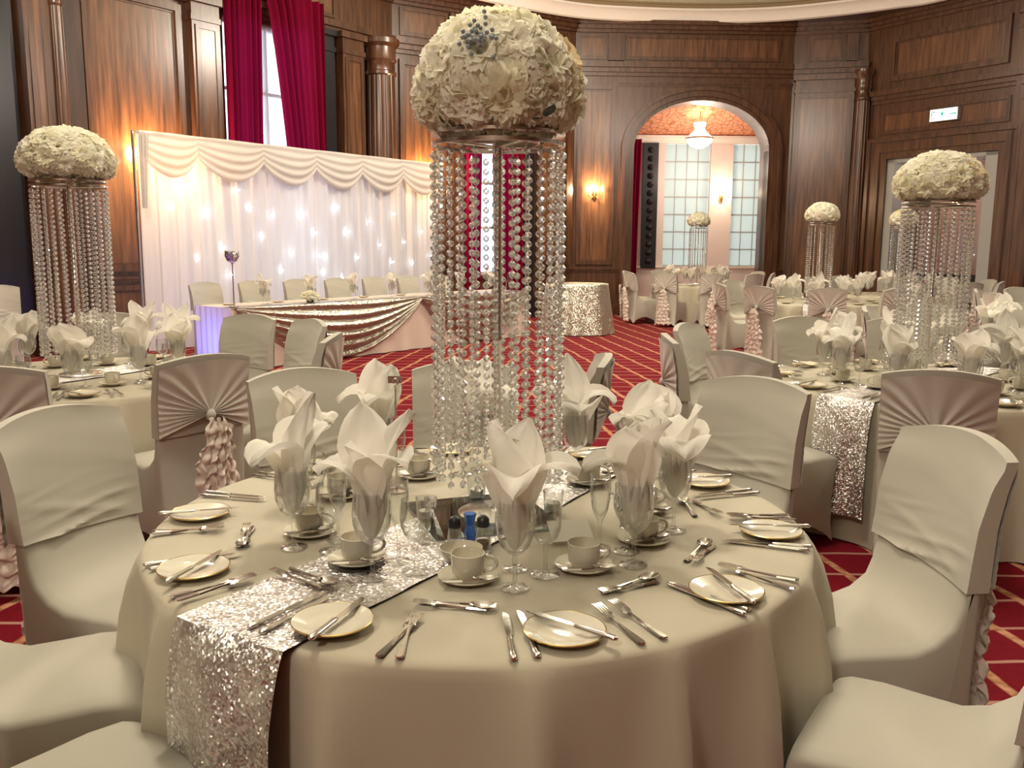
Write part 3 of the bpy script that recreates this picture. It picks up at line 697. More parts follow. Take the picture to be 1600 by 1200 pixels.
def chair(x, y, facing, label, group=None):
    """facing: angle in degrees of the direction the sitter looks"""
    if not chair_used[0]: o = chair_proto; chair_used[0] = True
    else: o = copy_tree(chair_proto)
    o.location = (x, y, 0); o.rotation_euler = (0, 0, R_(facing) - PI/2); tag(o, label, 'chair', group); return o

# ================================================================== TABLEWARE
def make_plate(name, r, h, gilt=True):
    e = empty(name)
    p = [(0.0, 0.003), (r*0.55, 0.003), (r*0.60, 0.000), (r*0.64, 0.003), (r*0.98, h-0.003), (r, h), (r*0.985, h+0.001), (r*0.66, 0.008), (r*0.60, 0.0065), (0, 0.0065)]
    MB().lathe(p, 36).build('dish', M['china'], e, 50)
    if gilt: MB().lathe([(r*1.001, h-0.0015), (r*1.006, h+0.0005), (r*0.985, h+0.0016), (r*0.975, h+0.0006)], 36).build('gilt_rim', M['gilt'], e, 60)
    return reg(e)
def make_cup():
    e = empty('coffee_cup')
    MB().lathe([(0, 0.002), (0.024, 0.002), (0.026, 0.0), (0.029, 0.004), (0.036, 0.012), (0.0385, 0.03), (0.0395, 0.058), (0.038, 0.0585), (0.036, 0.03), (0.031, 0.012), (0, 0.008)], 32).build('bowl', M['china'], e, 50)
    pts = [(0.036 + 0.030*math.sin(t)*1.0, 0, 0.032 + 0.019*math.cos(t)) for t in [PI*k/10 for k in range(11)]]
    MB().tube(pts, 0.0042, 8).build('handle', M['china'], e, 60)
    return reg(e)
def make_fork(L=0.185, w=0.024, name='table_fork'):
    b = MB(); t = 0.0022
    def zc(x): return 0.006 + 0.010*max(0, (x - L*0.45)/(L*0.55))**1.2*math.sin(min(1.0, (x - L*0.45)/(L*0.55))*PI*0.75) if x > L*0.45 else 0.004
    out = [(0, 0.0055), (0.008, 0.009), (0.05, 0.0062), (0.09, 0.0032), (L*0.60, 0.003), (L*0.66, 0.006), (L*0.70, w/2), (L*0.75, w/2)]
    for i in range(len(out)-1):
        (x0, a), (x1, c) = out[i], out[i+1]; o = len(b.v)
        for (x, q) in ((x0, a), (x1, c)):
            z = zc(x); b.v += [(x, -q, z), (x, q, z), (x, q*0.7, z+t+0.0012), (x, -q*0.7, z+t+0.0012)]
        for k in range(4): b.f.append((o+k, o+(k+1) % 4, o+4+(k+1) % 4, o+4+k))
        if i == 0: b.f.append((o+3, o+2, o+1, o))
        if i == len(out)-2: b.f.append((o+4, o+5, o+6, o+7))
    for k in range(4):
        y = -w/2 + w*(k+0.5)/4; hw = w*0.075; xs = [L*0.745, L*0.85, L*0.95, L]
        o = len(b.v)
        for i, x in enumerate(xs):
            z = zc(x); hh = hw*(1 - 0.45*(i == 3)); b.v += [(x, y-hh, z), (x, y+hh, z), (x, y+hh, z+t), (x, y-hh, z+t)]
        for i in range(3):
            for q in range(4): b.f.append((o+4*i+q, o+4*i+(q+1) % 4, o+4*i+4+(q+1) % 4, o+4*i+4+q))
        b.f.append((o+12, o+13, o+14, o+15))
    return b.mesh(name, M['silver'], 50)
def make_knife(L=0.215):
    e = empty('table_knife')
    pts = []
    hb = MB(); xs = [(0, 0.004, 0.003), (0.006, 0.0085, 0.005), (0.03, 0.0075, 0.0048), (0.075, 0.0060, 0.004), (0.092, 0.0065, 0.004), (0.098, 0.004, 0.003)]
    n = 8; o = 0
    for (x, a, c) in xs:
        for k in range(n): hb.v.append((x, a*math.cos(2*PI*k/n), 0.0055 + c*math.sin(2*PI*k/n)))
    for i in range(len(xs)-1):
        for k in range(n): hb.f.append((i*n+k, i*n+(k+1) % n, (i+1)*n+(k+1) % n, (i+1)*n+k))
    hb.f.append(tuple(reversed(range(n)))); hb.build('handle', M['silver'], e, 60)
    bb = MB(); prof = [(0.096, -0.004, 0.004), (0.11, -0.0085, 0.005), (0.17, -0.009, 0.006), (L-0.02, -0.008, 0.006), (L-0.006, -0.002, 0.005), (L, 0.003, 0.004)]
    for i in range(len(prof)-1):
        o = len(bb.v)
        for (x, a, c) in prof[i:i+2]: bb.v += [(x, a, 0.005), (x, c, 0.0045), (x, c, 0.0065), (x, a, 0.0055)]
        for k in range(4): bb.f.append((o+k, o+(k+1) % 4, o+4+(k+1) % 4, o+4+k))
    bb.build('blade', M['silver'], e, 40)
    return reg(e)
def make_spoon(L=0.17, w=0.036, name='dessert_spoon'):
    e = empty(name)
    b = MB(); xs = [(0, 0.005), (0.008, 0.0085), (0.045, 0.006), (0.09, 0.003), (L-0.05, 0.003)]
    for i in range(len(xs)-1):
        o = len(b.v)
        for (x, q) in xs[i:i+2]:
            z = 0.004 + 0.005*max(0, (x-0.06)/0.06) if x > 0.06 else 0.004
            b.v += [(x, -q, z), (x, q, z), (x, q*0.6, z+0.0035), (x, -q*0.6, z+0.0035)]
        for k in range(4): b.f.append((o+k, o+(k+1) % 4, o+4+(k+1) % 4, o+4+k))
    b.build('handle', M['silver'], e, 50)
    bw = MB()
    def bowl(a, r, off=0.0):
        x = L - 0.028 + 0.030*r*math.cos(a); y = w/2*r*math.sin(a)*(1.0 + 0.15*math.cos(a)); z = 0.002 + 0.0095*r*r + off
        return (x, y, z)
    bw.quadgrid(lambda u, v: bowl(2*PI*u, 0.02 + 0.98*v, 0.0015), 20, 5, closeu=True); bw.quadgrid(lambda u, v: bowl(2*PI*u, 0.02 + 1.0*v, 0.0), 20, 5, closeu=True, flip=True)
    bw.build('bowl', M['silver'], e, 60)
    return reg(e)
def make_goblet(h=0.19, r=0.040, stem=0.075, name='wine_goblet', n=24, wall_=0.0014):
    b = MB(); p = [(0.0, 0.002), (0.030, 0.0005), (0.034, 0.001), (0.034, 0.0025), (0.012, 0.006), (0.005, 0.014), (0.0045, stem*0.6), (0.0065, stem*0.82), (0.006, stem*0.95)]
    bowl = [(0.0, 0), (0.45, 0.06), (0.75, 0.18), (0.95, 0.38), (1.0, 0.58), (0.96, 0.8), (0.90, 1.0)]
    H = h - stem
    outer = [(max(0.006, r*q), stem + H*t) for q, t in bowl]; inner_ = [(max(0.0005, r*q - wall_), stem + 0.004 + (H-0.004)*t) for q, t in reversed(bowl)]
    b.lathe(p + outer + inner_, n); return b.mesh(name, M['glass'], 60)
def make_flute(name='champagne_flute'):
    b = MB(); b.lathe([(0, 0.002), (0.028, 0.0005), (0.031, 0.002), (0.008, 0.006), (0.0042, 0.02), (0.0042, 0.07), (0.008, 0.085), (0.020, 0.11), (0.026, 0.15), (0.025, 0.205), (0.0237, 0.205), (0.0246, 0.15), (0.0186, 0.112), (0.004, 0.094), (0.0005, 0.092)], 20)
    return b.mesh(name, M['glass'], 60)
def make_napkin(seed, spread=1.0, G=1.10):
    """napkin stuffed in a goblet: a rolled core inside the bowl and pointed corners that flare out over the rim"""
    rg = random.Random(seed); b = MB(); H0, H1 = 0.084, 0.186
    ph = rg.random()*6
    def core(a, t):
        th = 2*PI*a; z = H0 + (H1 + 0.012 - H0)*t
        r = 0.0345*min(1.0, 0.16 + (t*1.45)**0.62)*(0.92 if t > 0.8 else 0.97); r *= 0.90 + 0.075*math.sin(9*th + ph + 2*t)
        return (r*math.cos(th), r*math.sin(th), z)
    b.quadgrid(core, 48, 10, closeu=True)
    npet = rg.choice((4, 5)); a0 = rg.random()*6
    for k in range(npet):
        th = a0 + 2*PI*k/npet + rg.uniform(-0.35, 0.35); out = (rg.choice((0.12, 0.3, 0.95, 1.25, 1.6)) + rg.uniform(-0.1, 0.1))*spread; L = rg.uniform(0.115, 0.185); w = rg.uniform(0.058, 0.092)
        tw = rg.uniform(-0.9, 0.9); fr, fp_ = rg.uniform(1, 2.5), rg.random()*6
        N_ = 11; cl = []; ang = 0.08; p = Vector((0.010, 0.0, H1 - 0.045)); st = (L + 0.045)/N_
        for i in range(N_+1):
            cl.append((p.copy(), ang)); t = i/N_
            ang += (0.02 if t < 0.28 else out*0.22)
            p = p + Vector((math.sin(ang), 0, math.cos(ang)))*st
        c, s = math.cos(th), math.sin(th)
        def pet(a, t):
            q = t*N_; i = min(N_-1, int(q)); f_ = q - i; P = cl[i][0].lerp(cl[i+1][0], f_); an = cl[i][1]
            x = -1 + 2*a; ww = w*(0.34 + 1.1*t)*(1 if t < 0.55 else max(0.02, (1-t)/0.45)**0.75) if t < 1 else 0.0005
            cup = (0.42*ww*x*x)*(1 - 0.55*t) + 0.010*math.sin(fr*PI*x + fp_ + 5*t)*t
            nx, nz = math.cos(an), -math.sin(an)
            lx = P.x - cup*nx; lz = P.z - cup*nz; ly = x*ww + tw*0.03*t*t
            return (c*lx - s*ly, s*lx + c*ly, lz)
        b.quadgrid(pet, 10, 12)
    b.v = [(x*G, y*G, z*G) for (x, y, z) in b.v]; return b.mesh('folded_napkin', M['napkin'], 180)
PLATE = make_plate('side_plate', 0.082, 0.016); SAUCER = make_plate('saucer', 0.070, 0.014, False); CUP = make_cup()
FORK = make_fork(); DFORK = make_fork(0.165, 0.022, 'dessert_fork'); KNIFE = make_knife(); SPOON = make_spoon(); TSP = make_spoon(0.125, 0.026, 'teaspoon')
GOB = make_goblet(0.205, 0.0445, 0.078); WINE = make_goblet(0.175, 0.037, 0.074, 'wine_glass', 24); FLUTE = make_flute()
NAPS = [make_napkin(s) for s in (3, 5, 8, 11, 14, 21)] + [make_napkin(31, 0.55), make_napkin(36, 0.4)]
FIRST = {}
def put_tree(proto, loc, rz, label, cat, group, rot=None):
    if not FIRST.get(proto.name): o = proto; FIRST[proto.name] = True
    else: o = copy_tree(proto)
    o.location = loc; o.rotation_euler = rot or (0, 0, rz); return tag(o, label, cat, group)
def put(me, name, loc, rz, label, cat, group, rot=None, sc=1.0):
    o = mobj(name, me, None, loc); o.rotation_euler = rot or (0, 0, rz); o.scale = (sc, sc, sc); return tag(o, label, cat, group)

# ================================================================== TABLES
TZ = 0.75
def make_cloth(R, seed, flutes=16, amp=0.070):
    rg = random.Random(seed); ph = [rg.random()*6 for _ in range(4)]
    def edge(th):
        q = 0.5*flutes*th + ph[0] + 0.8*math.sin(2*th + ph[1]) + 0.4*math.sin(3*th + ph[3]); w = 1 - abs(math.sin(q))
        return 1.5*w**1.7 - 0.5 + 0.25*math.sin(5*th + ph[2])
    b = MB(); n = 240
    rings = [(0.0, 0, 0), (0.5, 0, 0), (0.85, 0, 0), (0.97, 0, 0), (0.992, -0.003, 0.0), (1.002, -0.012, 0.03), (1.006, -0.035, 0.16), (1.010, -0.09, 0.42), (1.014, -0.18, 0.68), (1.018, -0.32, 0.88), (1.022, -0.48, 0.92), (1.026, -0.64, 1.0), (1.028, -0.742, 1.05)]
    for (k, dz, a) in rings:
        for i in range(n):
            th = 2*PI*i/n; r = R*k + a*amp*edge(th) + a*0.012
            cr = 0.003*math.sin(th*3 + 2)*a
            b.v.append((max(0.0005, r)*math.cos(th), max(0.0005, r)*math.sin(th), TZ + dz + cr))
    for j in range(len(rings)-1):
        for i in range(n): b.f.append((j*n+i, (j+1)*n+i, (j+1)*n+(i+1) % n, j*n+(i+1) % n))
    return b.mesh('tablecloth', M['cloth'], 180)
def make_runner(R, w=0.30, seed=1):
    b = MB(); drop = 0.60; Rn = R + 0.012; ns = 90; nw = 12
    def fn(a, t):
        y = (a - 0.5)*w; half = math.sqrt(Rn*Rn - y*y); tot = 2*half + 2*drop; s = t*tot - drop
        wob = 0.008*math.sin(9*t + seed) 
        if s < 0: q = -s; x = -half - 0.012 - 0.042*min(1, q/0.16)**0.6 - 0.010*math.sin(y*34 + 1)*min(1, q/0.25); z = TZ + 0.004 - max(0, q - 0.006)
        elif s > 2*half: q = s - 2*half; x = half + 0.012 + 0.042*min(1, q/0.16)**0.6 + 0.010*math.sin(y*30)*min(1, q/0.25); z = TZ + 0.004 - max(0, q - 0.006)
        else: x = -half + s; z = TZ + 0.004 + 0.0012*math.sin(x*40 + y*22)
        return (x, y + wob, z)
    b.quadgrid(fn, nw, ns); return b.mesh('table_runner', M['sequin'], 60)
RT = 0.89
CLOTHS = [make_cloth(RT, 1), make_cloth(RT, 5, 14, 0.07)]
RUN = make_runner(RT)
DN = ['the number-stand table', 'the round table nearest the backdrop', 'the sequin-runner table facing the doorway',
      'the round table by the panelled pier', 'the round table at the doorway', 'the round table before the arch', 'the round table by the right-hand panelling', 'the far round table along the right-hand panelling']
DS = ['the number-stand table', 'the backdrop-side round table', 'the doorway-side round table', 'the pier table', 'the doorway table', 'the arch table', 'the near wall table', 'the far wall table']
TAB = [(-0.085, 2.40), (-2.48, 5.02), (2.36, 4.98), (4.28, 12.4), (6.25, 14.3), (3.68, 17.7), (4.32, 6.85), (6.95, 10.1)]
for i, (x, y) in enumerate(TAB):
    put(CLOTHS[i % 2], 'tablecloth', (x, y, 0), R_({0: 96, 2: 79}.get(i, 40*i + 15)), 'floor-length cream cloth over ' + DN[i], 'tablecloth', 'round banquet tablecloths')
for i, a in ((0, 59), (1, 62), (2, 42), (3, 70), (5, 20), (6, 80)):
    put(RUN, 'table_runner', (TAB[i][0], TAB[i][1], 0.003), R_(a), 'silver sequin runner across ' + DN[i], 'table runner', 'silver sequin runners')

LANDMARK = [('arch', (4.0, 19.5)), ('exit doorway', (8.4, 17.6)), ('white backdrop', (-3.2, 14.7)), ('number-stand table', (-0.085, 2.4)), ('dark pilaster', (-8.0, 9.8)), ('right-hand panelled wall', (12.5, 9.0)), ('cake table', (1.0, 15.4)), ('head table', (-1.3, 13.0))]
def side_of(T, a):
    best = None
    for n_, (x, y) in LANDMARK:
        v = Vector((x - T[0], y - T[1]))
        if v.length < 1.5: continue
        d = abs((math.degrees(math.atan2(v.y, v.x)) - a + 180) % 360 - 180)
        if best is None or d < best[0]: best = (d, n_)
    return best[1]
# ---- place settings on the nearest table
rg = random.Random(12)
T0 = Vector(TAB[0])
SIDE = ['pilaster side', 'end where the runner hangs', 'side next to the hanging runner', 'open side', 'side farthest from the backdrop', 'doorway side', 'pier side', 'arch side', 'head table side', 'backdrop side']
PL = [-179, -146, -110, -76, -45, -10.5, 26.6, 62, 100, 139]
def pol(T, ang, r, z): return (T[0] + r*math.cos(R_(ang)), T[1] + r*math.sin(R_(ang)), z)
for k, a in enumerate(PL):
    zt = TZ + 0.0015; d0_ = 'the number-stand table, ' + SIDE[k]
    j = lambda s=1.0: rg.uniform(-s, s)
    onrun = lambda ang, r: 0.006 if abs((r*math.cos(R_(ang)))*math.sin(R_(59)) - (r*math.sin(R_(ang)))*math.cos(R_(59))) < 0.19 else 0.0
    put_tree(PLATE, pol(T0, a, 0.79, zt + onrun(a, 0.79)), rg.random()*6, 'gilt-rimmed side plate under a butter knife, ' + d0_, 'plate', 'side plates near')
    ka = a + rg.uniform(-45, 45); q = pol(T0, a + 1, 0.79, 0); L = 0.215
    put_tree(KNIFE, (q[0] + math.cos(R_(ka))*0.105, q[1] + math.sin(R_(ka))*0.105, zt + 0.0165 + onrun(a, 0.79)), 0, 'silver butter knife across a plate, ' + d0_, 'knife', 'butter knives near', rot=(0, 0, R_(ka) + PI))
    for (da, nm) in ((9.0, 0), (11.6, 0)):
        aa = a + da + j(0.8); put(FORK, 'table_fork', pol(T0, aa, 0.885 + j(0.01), zt + onrun(aa, 0.79)), R_(aa + 180 + j(7) + (5 if da > 10 else -2)), 'silver dinner fork, one of a pair, ' + d0_, 'fork', 'dinner forks near')
    for da in (26.2, 28.6):
        aa = a + da + j(0.5); put_tree(KNIFE, pol(T0, aa, 0.885 + j(0.01), zt + onrun(aa, 0.79)), R_(aa + 180 + j(3)), 'silver dinner knife, one of a pair, ' + d0_, 'knife', 'dinner knives near')
    aa = a + 18 + j(2); p = pol(T0, aa - 7, 0.615 + j(0.01), zt + onrun(aa-7, 0.61)); put_tree(SPOON, p, R_(aa + 90 + j(12)), 'silver dessert spoon at ' + d0_, 'spoon', 'dessert spoons near')
    p = pol(T0, aa + 7, 0.655 + j(0.01), zt + onrun(aa+7, 0.65)); put(DFORK, 'dessert_fork', p, R_(aa - 90 + j(10)), 'silver dessert fork at ' + d0_, 'fork', 'dessert forks near')
    ca = a + 18 + j(1.5); cr = 0.475; p = pol(T0, ca, cr, zt + onrun(ca, cr))
    put_tree(SAUCER, p, rg.random()*6, 'ivory saucer under a cup, ' + d0_, 'saucer', 'saucers near')
    put_tree(CUP, (p[0], p[1], p[2] + 0.0066), rg.uniform(-0.7, 0.9), 'ivory coffee cup on its saucer, ' + d0_, 'cup', 'coffee cups near')
    put_tree(TSP, (p[0] + 0.030*math.cos(-1.9) - 0.045, p[1] + 0.060*math.sin(-1.9), p[2] + 0.014), 0, 'silver teaspoon on a saucer, ' + d0_, 'spoon', 'teaspoons near', rot=(0, 0.0, R_(8 + j(12))))
    ga = a + 31 + j(2); gr = 0.535; p = pol(T0, ga, gr, zt + onrun(ga, gr))
    put(GOB, 'wine_goblet', p, 0, 'clear goblet holding a napkin, ' + d0_, 'glass', 'goblets near')
    put(NAPS[k % 6], 'folded_napkin', p, rg.random()*6, 'white napkin flaring from a goblet, ' + d0_, 'napkin', 'napkins near')
    wa_ = a + 38.5 + j(2); p = pol(T0, wa_, 0.475 + j(0.01), zt + onrun(wa_, 0.475)); put(WINE, 'wine_glass', p, 0, 'empty clear wine glass, ' + d0_, 'glass', 'wine glasses near')
    if k % 2 == 0 or k in (1, 3):
        wa_ = a + 31 + j(2); p = pol(T0, wa_, 0.42, zt + onrun(wa_, 0.42)); put(FLUTE, 'champagne_flute', p, 0, 'slim champagne flute, ' + d0_, 'glass', 'flutes near')

def far_settings(i, n, a0, level):
    T = Vector(TAB[i]); rg = random.Random(50 + i)
    for k in range(n):
        a = a0 + 360*k/n; zt = TZ + 0.0075; W_ = ', %s side of %s' % (side_of(T, a + 18), DS[i])
        ga = a + 31*10/n; p = pol(T, ga, 0.55, zt)
        put(GOB, 'wine_goblet', p, 0, 'clear goblet holding a napkin' + W_, 'glass', 'goblets on table %d' % i)
        put(NAPS[rg.randrange(6)], 'folded_napkin', p, rg.random()*6, 'white napkin in a goblet' + W_, 'napkin', 'napkins on table %d' % i, sc=1.0)
        put_tree(PLATE, pol(T, a, 0.78, zt), 0, 'gilt-rimmed side plate' + W_, 'plate', 'side plates on table %d' % i)
        if level > 0:
            q = pol(T, a + 38, 0.48, zt); put(WINE, 'wine_glass', q, 0, 'empty wine glass' + W_, 'glass', 'wine glasses on table %d' % i)
            q = pol(T, a + 18, 0.475, zt); put_tree(SAUCER, q, 0, 'saucer under a cup' + W_, 'saucer', 'saucers on table %d' % i)
            put_tree(CUP, (q[0], q[1], q[2] + 0.0066), rg.random()*6, 'ivory coffee cup on saucer' + W_, 'cup', 'cups on table %d' % i)
            for da in (9, 12): put(FORK, 'table_fork', pol(T, a + da, 0.87, zt), R_(a + da + 180), 'silver dinner fork' + W_, 'fork', 'forks on table %d' % i)
            for da in (26, 28.6): put_tree(KNIFE, pol(T, a + da, 0.87, zt), R_(a + da + 180), 'silver dinner knife' + W_, 'knife', 'knives on table %d' % i)
            put_tree(KNIFE, pol(T, a, 0.88, zt + 0.017), R_(a + 180 + rg.uniform(-30, 30)), 'silver butter knife on plate' + W_, 'knife', 'butter knives on table %d' % i)
far_settings(1, 10, 8, 1); far_settings(2, 10, 20, 1)
far_settings(3, 10, 5, 0); far_settings(4, 10, 15, 0); far_settings(5, 10, 0, 0); far_settings(6, 10, 12, 1); far_settings(7, 10, 3, 0)

# ================================================================== CENTREPIECES
def make_blossom(seed, layers, R, m):
    rg = random.Random(seed); b = MB(); ruf_ = 0.09 if len(layers[0]) and layers[0][0] > 4 else 0.06
    for li, (n, tilt, L, w) in enumerate(layers):
        off = rg.random()*6
        for k in range(n):
            th = off + 2*PI*k/n + rg.uniform(-0.15, 0.15); t0 = tilt + rg.uniform(-0.12, 0.12); Lk = L*R*rg.uniform(0.9, 1.1); wk = w*R; f1, f2 = rg.random()*6, rg.uniform(2, 4)
            c, s = math.cos(th), math.sin(th)
            def pet(a, t):
                x = -1 + 2*a; wd = wk*(0.25 + 0.85*math.sin(PI*min(1, t*0.62)))*(1 if t < 0.8 else 1 - 1.6*(t-0.8))
                ang = t0 + 0.55*t*t; d = Lk*t; rx = 0.10*R + d*math.sin(ang); z = d*math.cos(ang) - 0.05*R*li
                cup = 0.30*wd*x*x; rx -= cup*math.cos(ang); z += cup*math.sin(ang)
                z += ruf_*R*t*t*math.sin(f2*x*2 + f1); rx += ruf_*0.8*R*t*t*math.sin(f2*x*3 + f1)
                return (c*rx - s*x*wd, s*rx + c*x*wd, z)
            b.quadgrid(pet, 5, 4)
    return b.mesh('blossom', M[m], 180)
ROSE = [(3, 0.05, 0.75, 0.42), (4, 0.25, 0.80, 0.5), (5, 0.5, 0.9, 0.56), (6, 0.85, 1.0, 0.6), (7, 1.2, 1.0, 0.6)]
HYD = [(6, 0.10, 0.72, 0.30), (9, 0.40, 0.80, 0.30), (12, 0.72, 0.88, 0.30), (14, 1.05, 0.96, 0.30), (15, 1.38, 1.0, 0.30)]
BLO = [make_blossom(1, ROSE, 0.072, 'petal'), make_blossom(2, ROSE, 0.074, 'petal_pale'), make_blossom(3, HYD, 0.074, 'petal'), make_blossom(4, HYD, 0.076, 'petal_pale'), make_blossom(5, ROSE, 0.068, 'petal_peach'), make_blossom(6, HYD, 0.07, 'petal_pale')]
def make_strand(nb, pitch, r, ns, name):
    b = MB()
    for k in range(nb):
        z = -0.012 - pitch*(k + 0.5)
        b.lathe([(r*0.42, z+r*0.98), (r, z+r*0.38), (r, z-r*0.38), (r*0.42, z-r*0.98)], ns, cap0=False)
        o = len(b.v); b.f.append(tuple(o-4*ns+i for i in range(ns))); b.f.append(tuple(o-ns+i for i in reversed(range(ns))))
        if ns >= 8: b.box(-0.0012, 0.0012, -0.0012, 0.0012, z+r*0.9, z+pitch-r*0.9)
    return b.mesh(name, M['crystal'])
STR = [make_strand(35, 0.0262, 0.0094, 8, 'bead_strand'), make_strand(33, 0.0275, 0.0100, 8, 'bead_strand')]
STR_FAR = make_strand(34, 0.027, 0.0098, 6, 'bead_strand')
leaf_me = MB().quadgrid(lambda a, t: ((a-0.5)*0.03*math.sin(PI*t*0.95+0.1), 0.004*math.sin(3*a), 0.075*t), 3, 5).mesh('leaf', M['leaf'], 180)
def ring(r, z, t=0.006, n=40): return MB().lathe([(r+t, z-t), (r+t, z+t), (r-t, z+t), (r-t, z-t), (r+t, z-t)], n)
def centrepiece(x, y, ztop, label, near, sz=1.0, nbl=62, flat=1.0, seed=0):
    rg = random.Random(seed); rz = ztop - TZ
    e = empty('crystal_centrepiece', (x, y, TZ + 0.010), rg.random()*0.6); tag(e, label, 'centrepiece', 'tall crystal flower stands')
    e.scale = (sz, sz, rz/1.06)
    MB().lathe([(0, 0.0), (0.11, 0.0), (0.11, 0.008), (0.10, 0.012), (0.02, 0.018), (0.012, 0.03), (0, 0.03)], 32).build('base', M['chrome'], e, 40)
    MB().lathe([(0.0105, 0.012), (0.0105, 0.5), (0.0125, 0.505), (0.0125, 0.515), (0.0105, 0.52), (0.0105, 1.05)], 16).build('pole', M['chrome'], e, 50)
    rr = ring(0.172, 1.04, 0.005); rr.lathe([(0.177, 1.062), (0.177, 1.070), (0.145, 1.070), (0.145, 1.062), (0.177, 1.062)], 40); rr.build('top_ring', M['chrome'], e, 40)
    sp = MB()
    for k in range(4):
        a = PI*k/4*2 + 0.4; sp.tube([(0, 0, 1.035), (0.172*math.cos(a), 0.172*math.sin(a), 1.042)], 0.004, 6)
    sp.build('spokes', M['chrome'], e, 60)
    ri = ring(0.105, 1.045, 0.004); ri.build('inner_ring', M['chrome'], e, 40)
    no, ni = (26, 0) if near else (20, 0)
    for k in range(no):
        a = 2*PI*k/no + rg.uniform(-0.03, 0.03); o = mobj('bead_strand', STR[k % 2] if near else STR_FAR, e, (0.172*math.cos(a), 0.172*math.sin(a), 1.036), rg.random()*6)
        o.rotation_euler = (rg.uniform(-0.006, 0.006), rg.uniform(-0.006, 0.006), rg.random()*6)
    for k in range(ni):
        a = 2*PI*k/ni + 0.2; mobj('bead_strand', STR[k % 2] if near else STR_FAR, e, (0.105*math.cos(a), 0.105*math.sin(a), 1.040), rg.random()*6)
    fb = MB().lathe([(0, -0.07), (0.13, -0.065), (0.178, -0.03), (0.185, 0.02), (0.165, 0.09), (0.11, 0.145), (0.05, 0.17), (0, 0.175)], 24).build('flower_ball', M['petal_pale'], e, 180)
    fb.location = (0, 0, 1.165); fb.scale = (1, 1, flat*1.06/rz*sz)
    for k in range(nbl):
        z = 1 - (k + 0.5)/nbl*1.55; th = k*2.39996 + rg.uniform(-0.12, 0.12); rxy = math.sqrt(max(0, 1-z*z)); hz_ = 0.182 if z > 0 else 0.10
        nv = Vector((rxy*math.cos(th), rxy*math.sin(th), z)); p = Vector((nv.x*0.188, nv.y*0.188, nv.z*hz_))
        o = mobj('blossom', BLO[rg.choices(range(6), (1.0, 1.0, 5, 6, 0.45, 6))[0]], fb, p)
        nd = Vector((nv.x/0.188, nv.y/0.188, nv.z/hz_)).normalized(); q = nd.to_track_quat('Z', 'Y').to_euler(); o.rotation_euler = q
        s_ = rg.uniform(0.85, 1.12); o.scale = (s_, s_, s_*0.85)
    return e, fb
CPZ = [1.78, 1.83, 1.74, 1.82, 1.82, 1.87]
CL = ['crystal bead column with berry spray in its flower ball on the number-stand table', 'tall crystal bead column with white flower ball on ' + DS[1], 'tall crystal bead column with white flower ball on ' + DS[2],
      'crystal bead column with cream flower ball on ' + DS[3], 'crystal bead column with cream flower ball on ' + DS[4], 'crystal stand with cream flower ball in front of the leaded alcove window']
c0, fb0 = centrepiece(TAB[0][0] + 0.045, TAB[0][1], CPZ[0], CL[0], True, 1.0, 74, 1.0, 1)
# berry spray and leaves tucked between the flowers of the big ball
bm_ = MB(); rg = random.Random(3)
for k in range(46):
    bm_.lathe([(0, -0.006), (0.0055, -0.003), (0.0055, 0.003), (0, 0.006)], 6, (rg.gauss(0, 0.022), rg.gauss(0, 0.022), rg.uniform(0.02, 0.05)))
o = bm_.build('berry_spray', M['pearl'], fb0, 60); o['kind'] = 'stuff'; nv = Vector((-0.26, -0.84, 0.46)); o.location = (nv.x*0.205, nv.y*0.205, nv.z*0.20); o.rotation_euler = nv.to_track_quat('Z', 'Y').to_euler()
for (ax, ay, az_, r) in ((0.10, -0.20, -0.075, 0.2), (0.08, -0.19, -0.08, 2.9), (-0.03, -0.20, -0.085, 2.6)):
    o = mobj('leaf', leaf_me, fb0, (ax, ay, az_)); o.rotation_euler = (R_(75), 0, r)
for i, (near, sc, nbl, fl) in ((1, (True, 1.12, 60, 0.80)), (2, (True, 1.06, 60, 0.80)), (3, (False, 1.0, 44, 0.85)), (4, (False, 1.0, 44, 0.85)), (5, (False, 1.0, 40, 0.85))):
    centrepiece(TAB[i][0], TAB[i][1], CPZ[i], CL[i], near, sc, nbl, fl, i + 3)

# ---- things around the big centrepiece
mr = MB().box(-0.18, 0.18, -0.18, 0.18, 0, 0.005).build('mirror_plate', M['mirror'], None, None, (T0.x, T0.y, TZ + 0.0105), R_(20))
mr.location = (T0.x, T0.y, TZ + 0.0045); tag(mr, 'square mirror under the crystal column on the number-stand table', 'mirror')
zm = TZ + 0.0105
def tealight(x, y, k):
    e = empty('tea_light_holder', (x, y, zm)); tag(e, 'small glass tea light holder on the mirror plate', 'candle holder', 'tea light holders')
    MB().lathe([(0, 0.0), (0.026, 0.0), (0.030, 0.06), (0.0285, 0.06), (0.0245, 0.004), (0, 0.004)], 24).build('glass_cup', M['glass'], e, 60)
    MB().lathe([(0, 0.012), (0.019, 0.0055), (0.020, 0.024), (0.0185, 0.024), (0, 0.022)], 20).build('candle', M['wax'], e, 60)
    MB().tube([(0, 0, 0.022), (0.001, 0, 0.03)], 0.0008, 5).build('wick', M['black'], e)
for k, (dx, dy) in enumerate(((0.205, 0.03), (-0.15, -0.05), (-0.02, 0.17))): tealight(T0.x + dx, T0.y + dy, k)
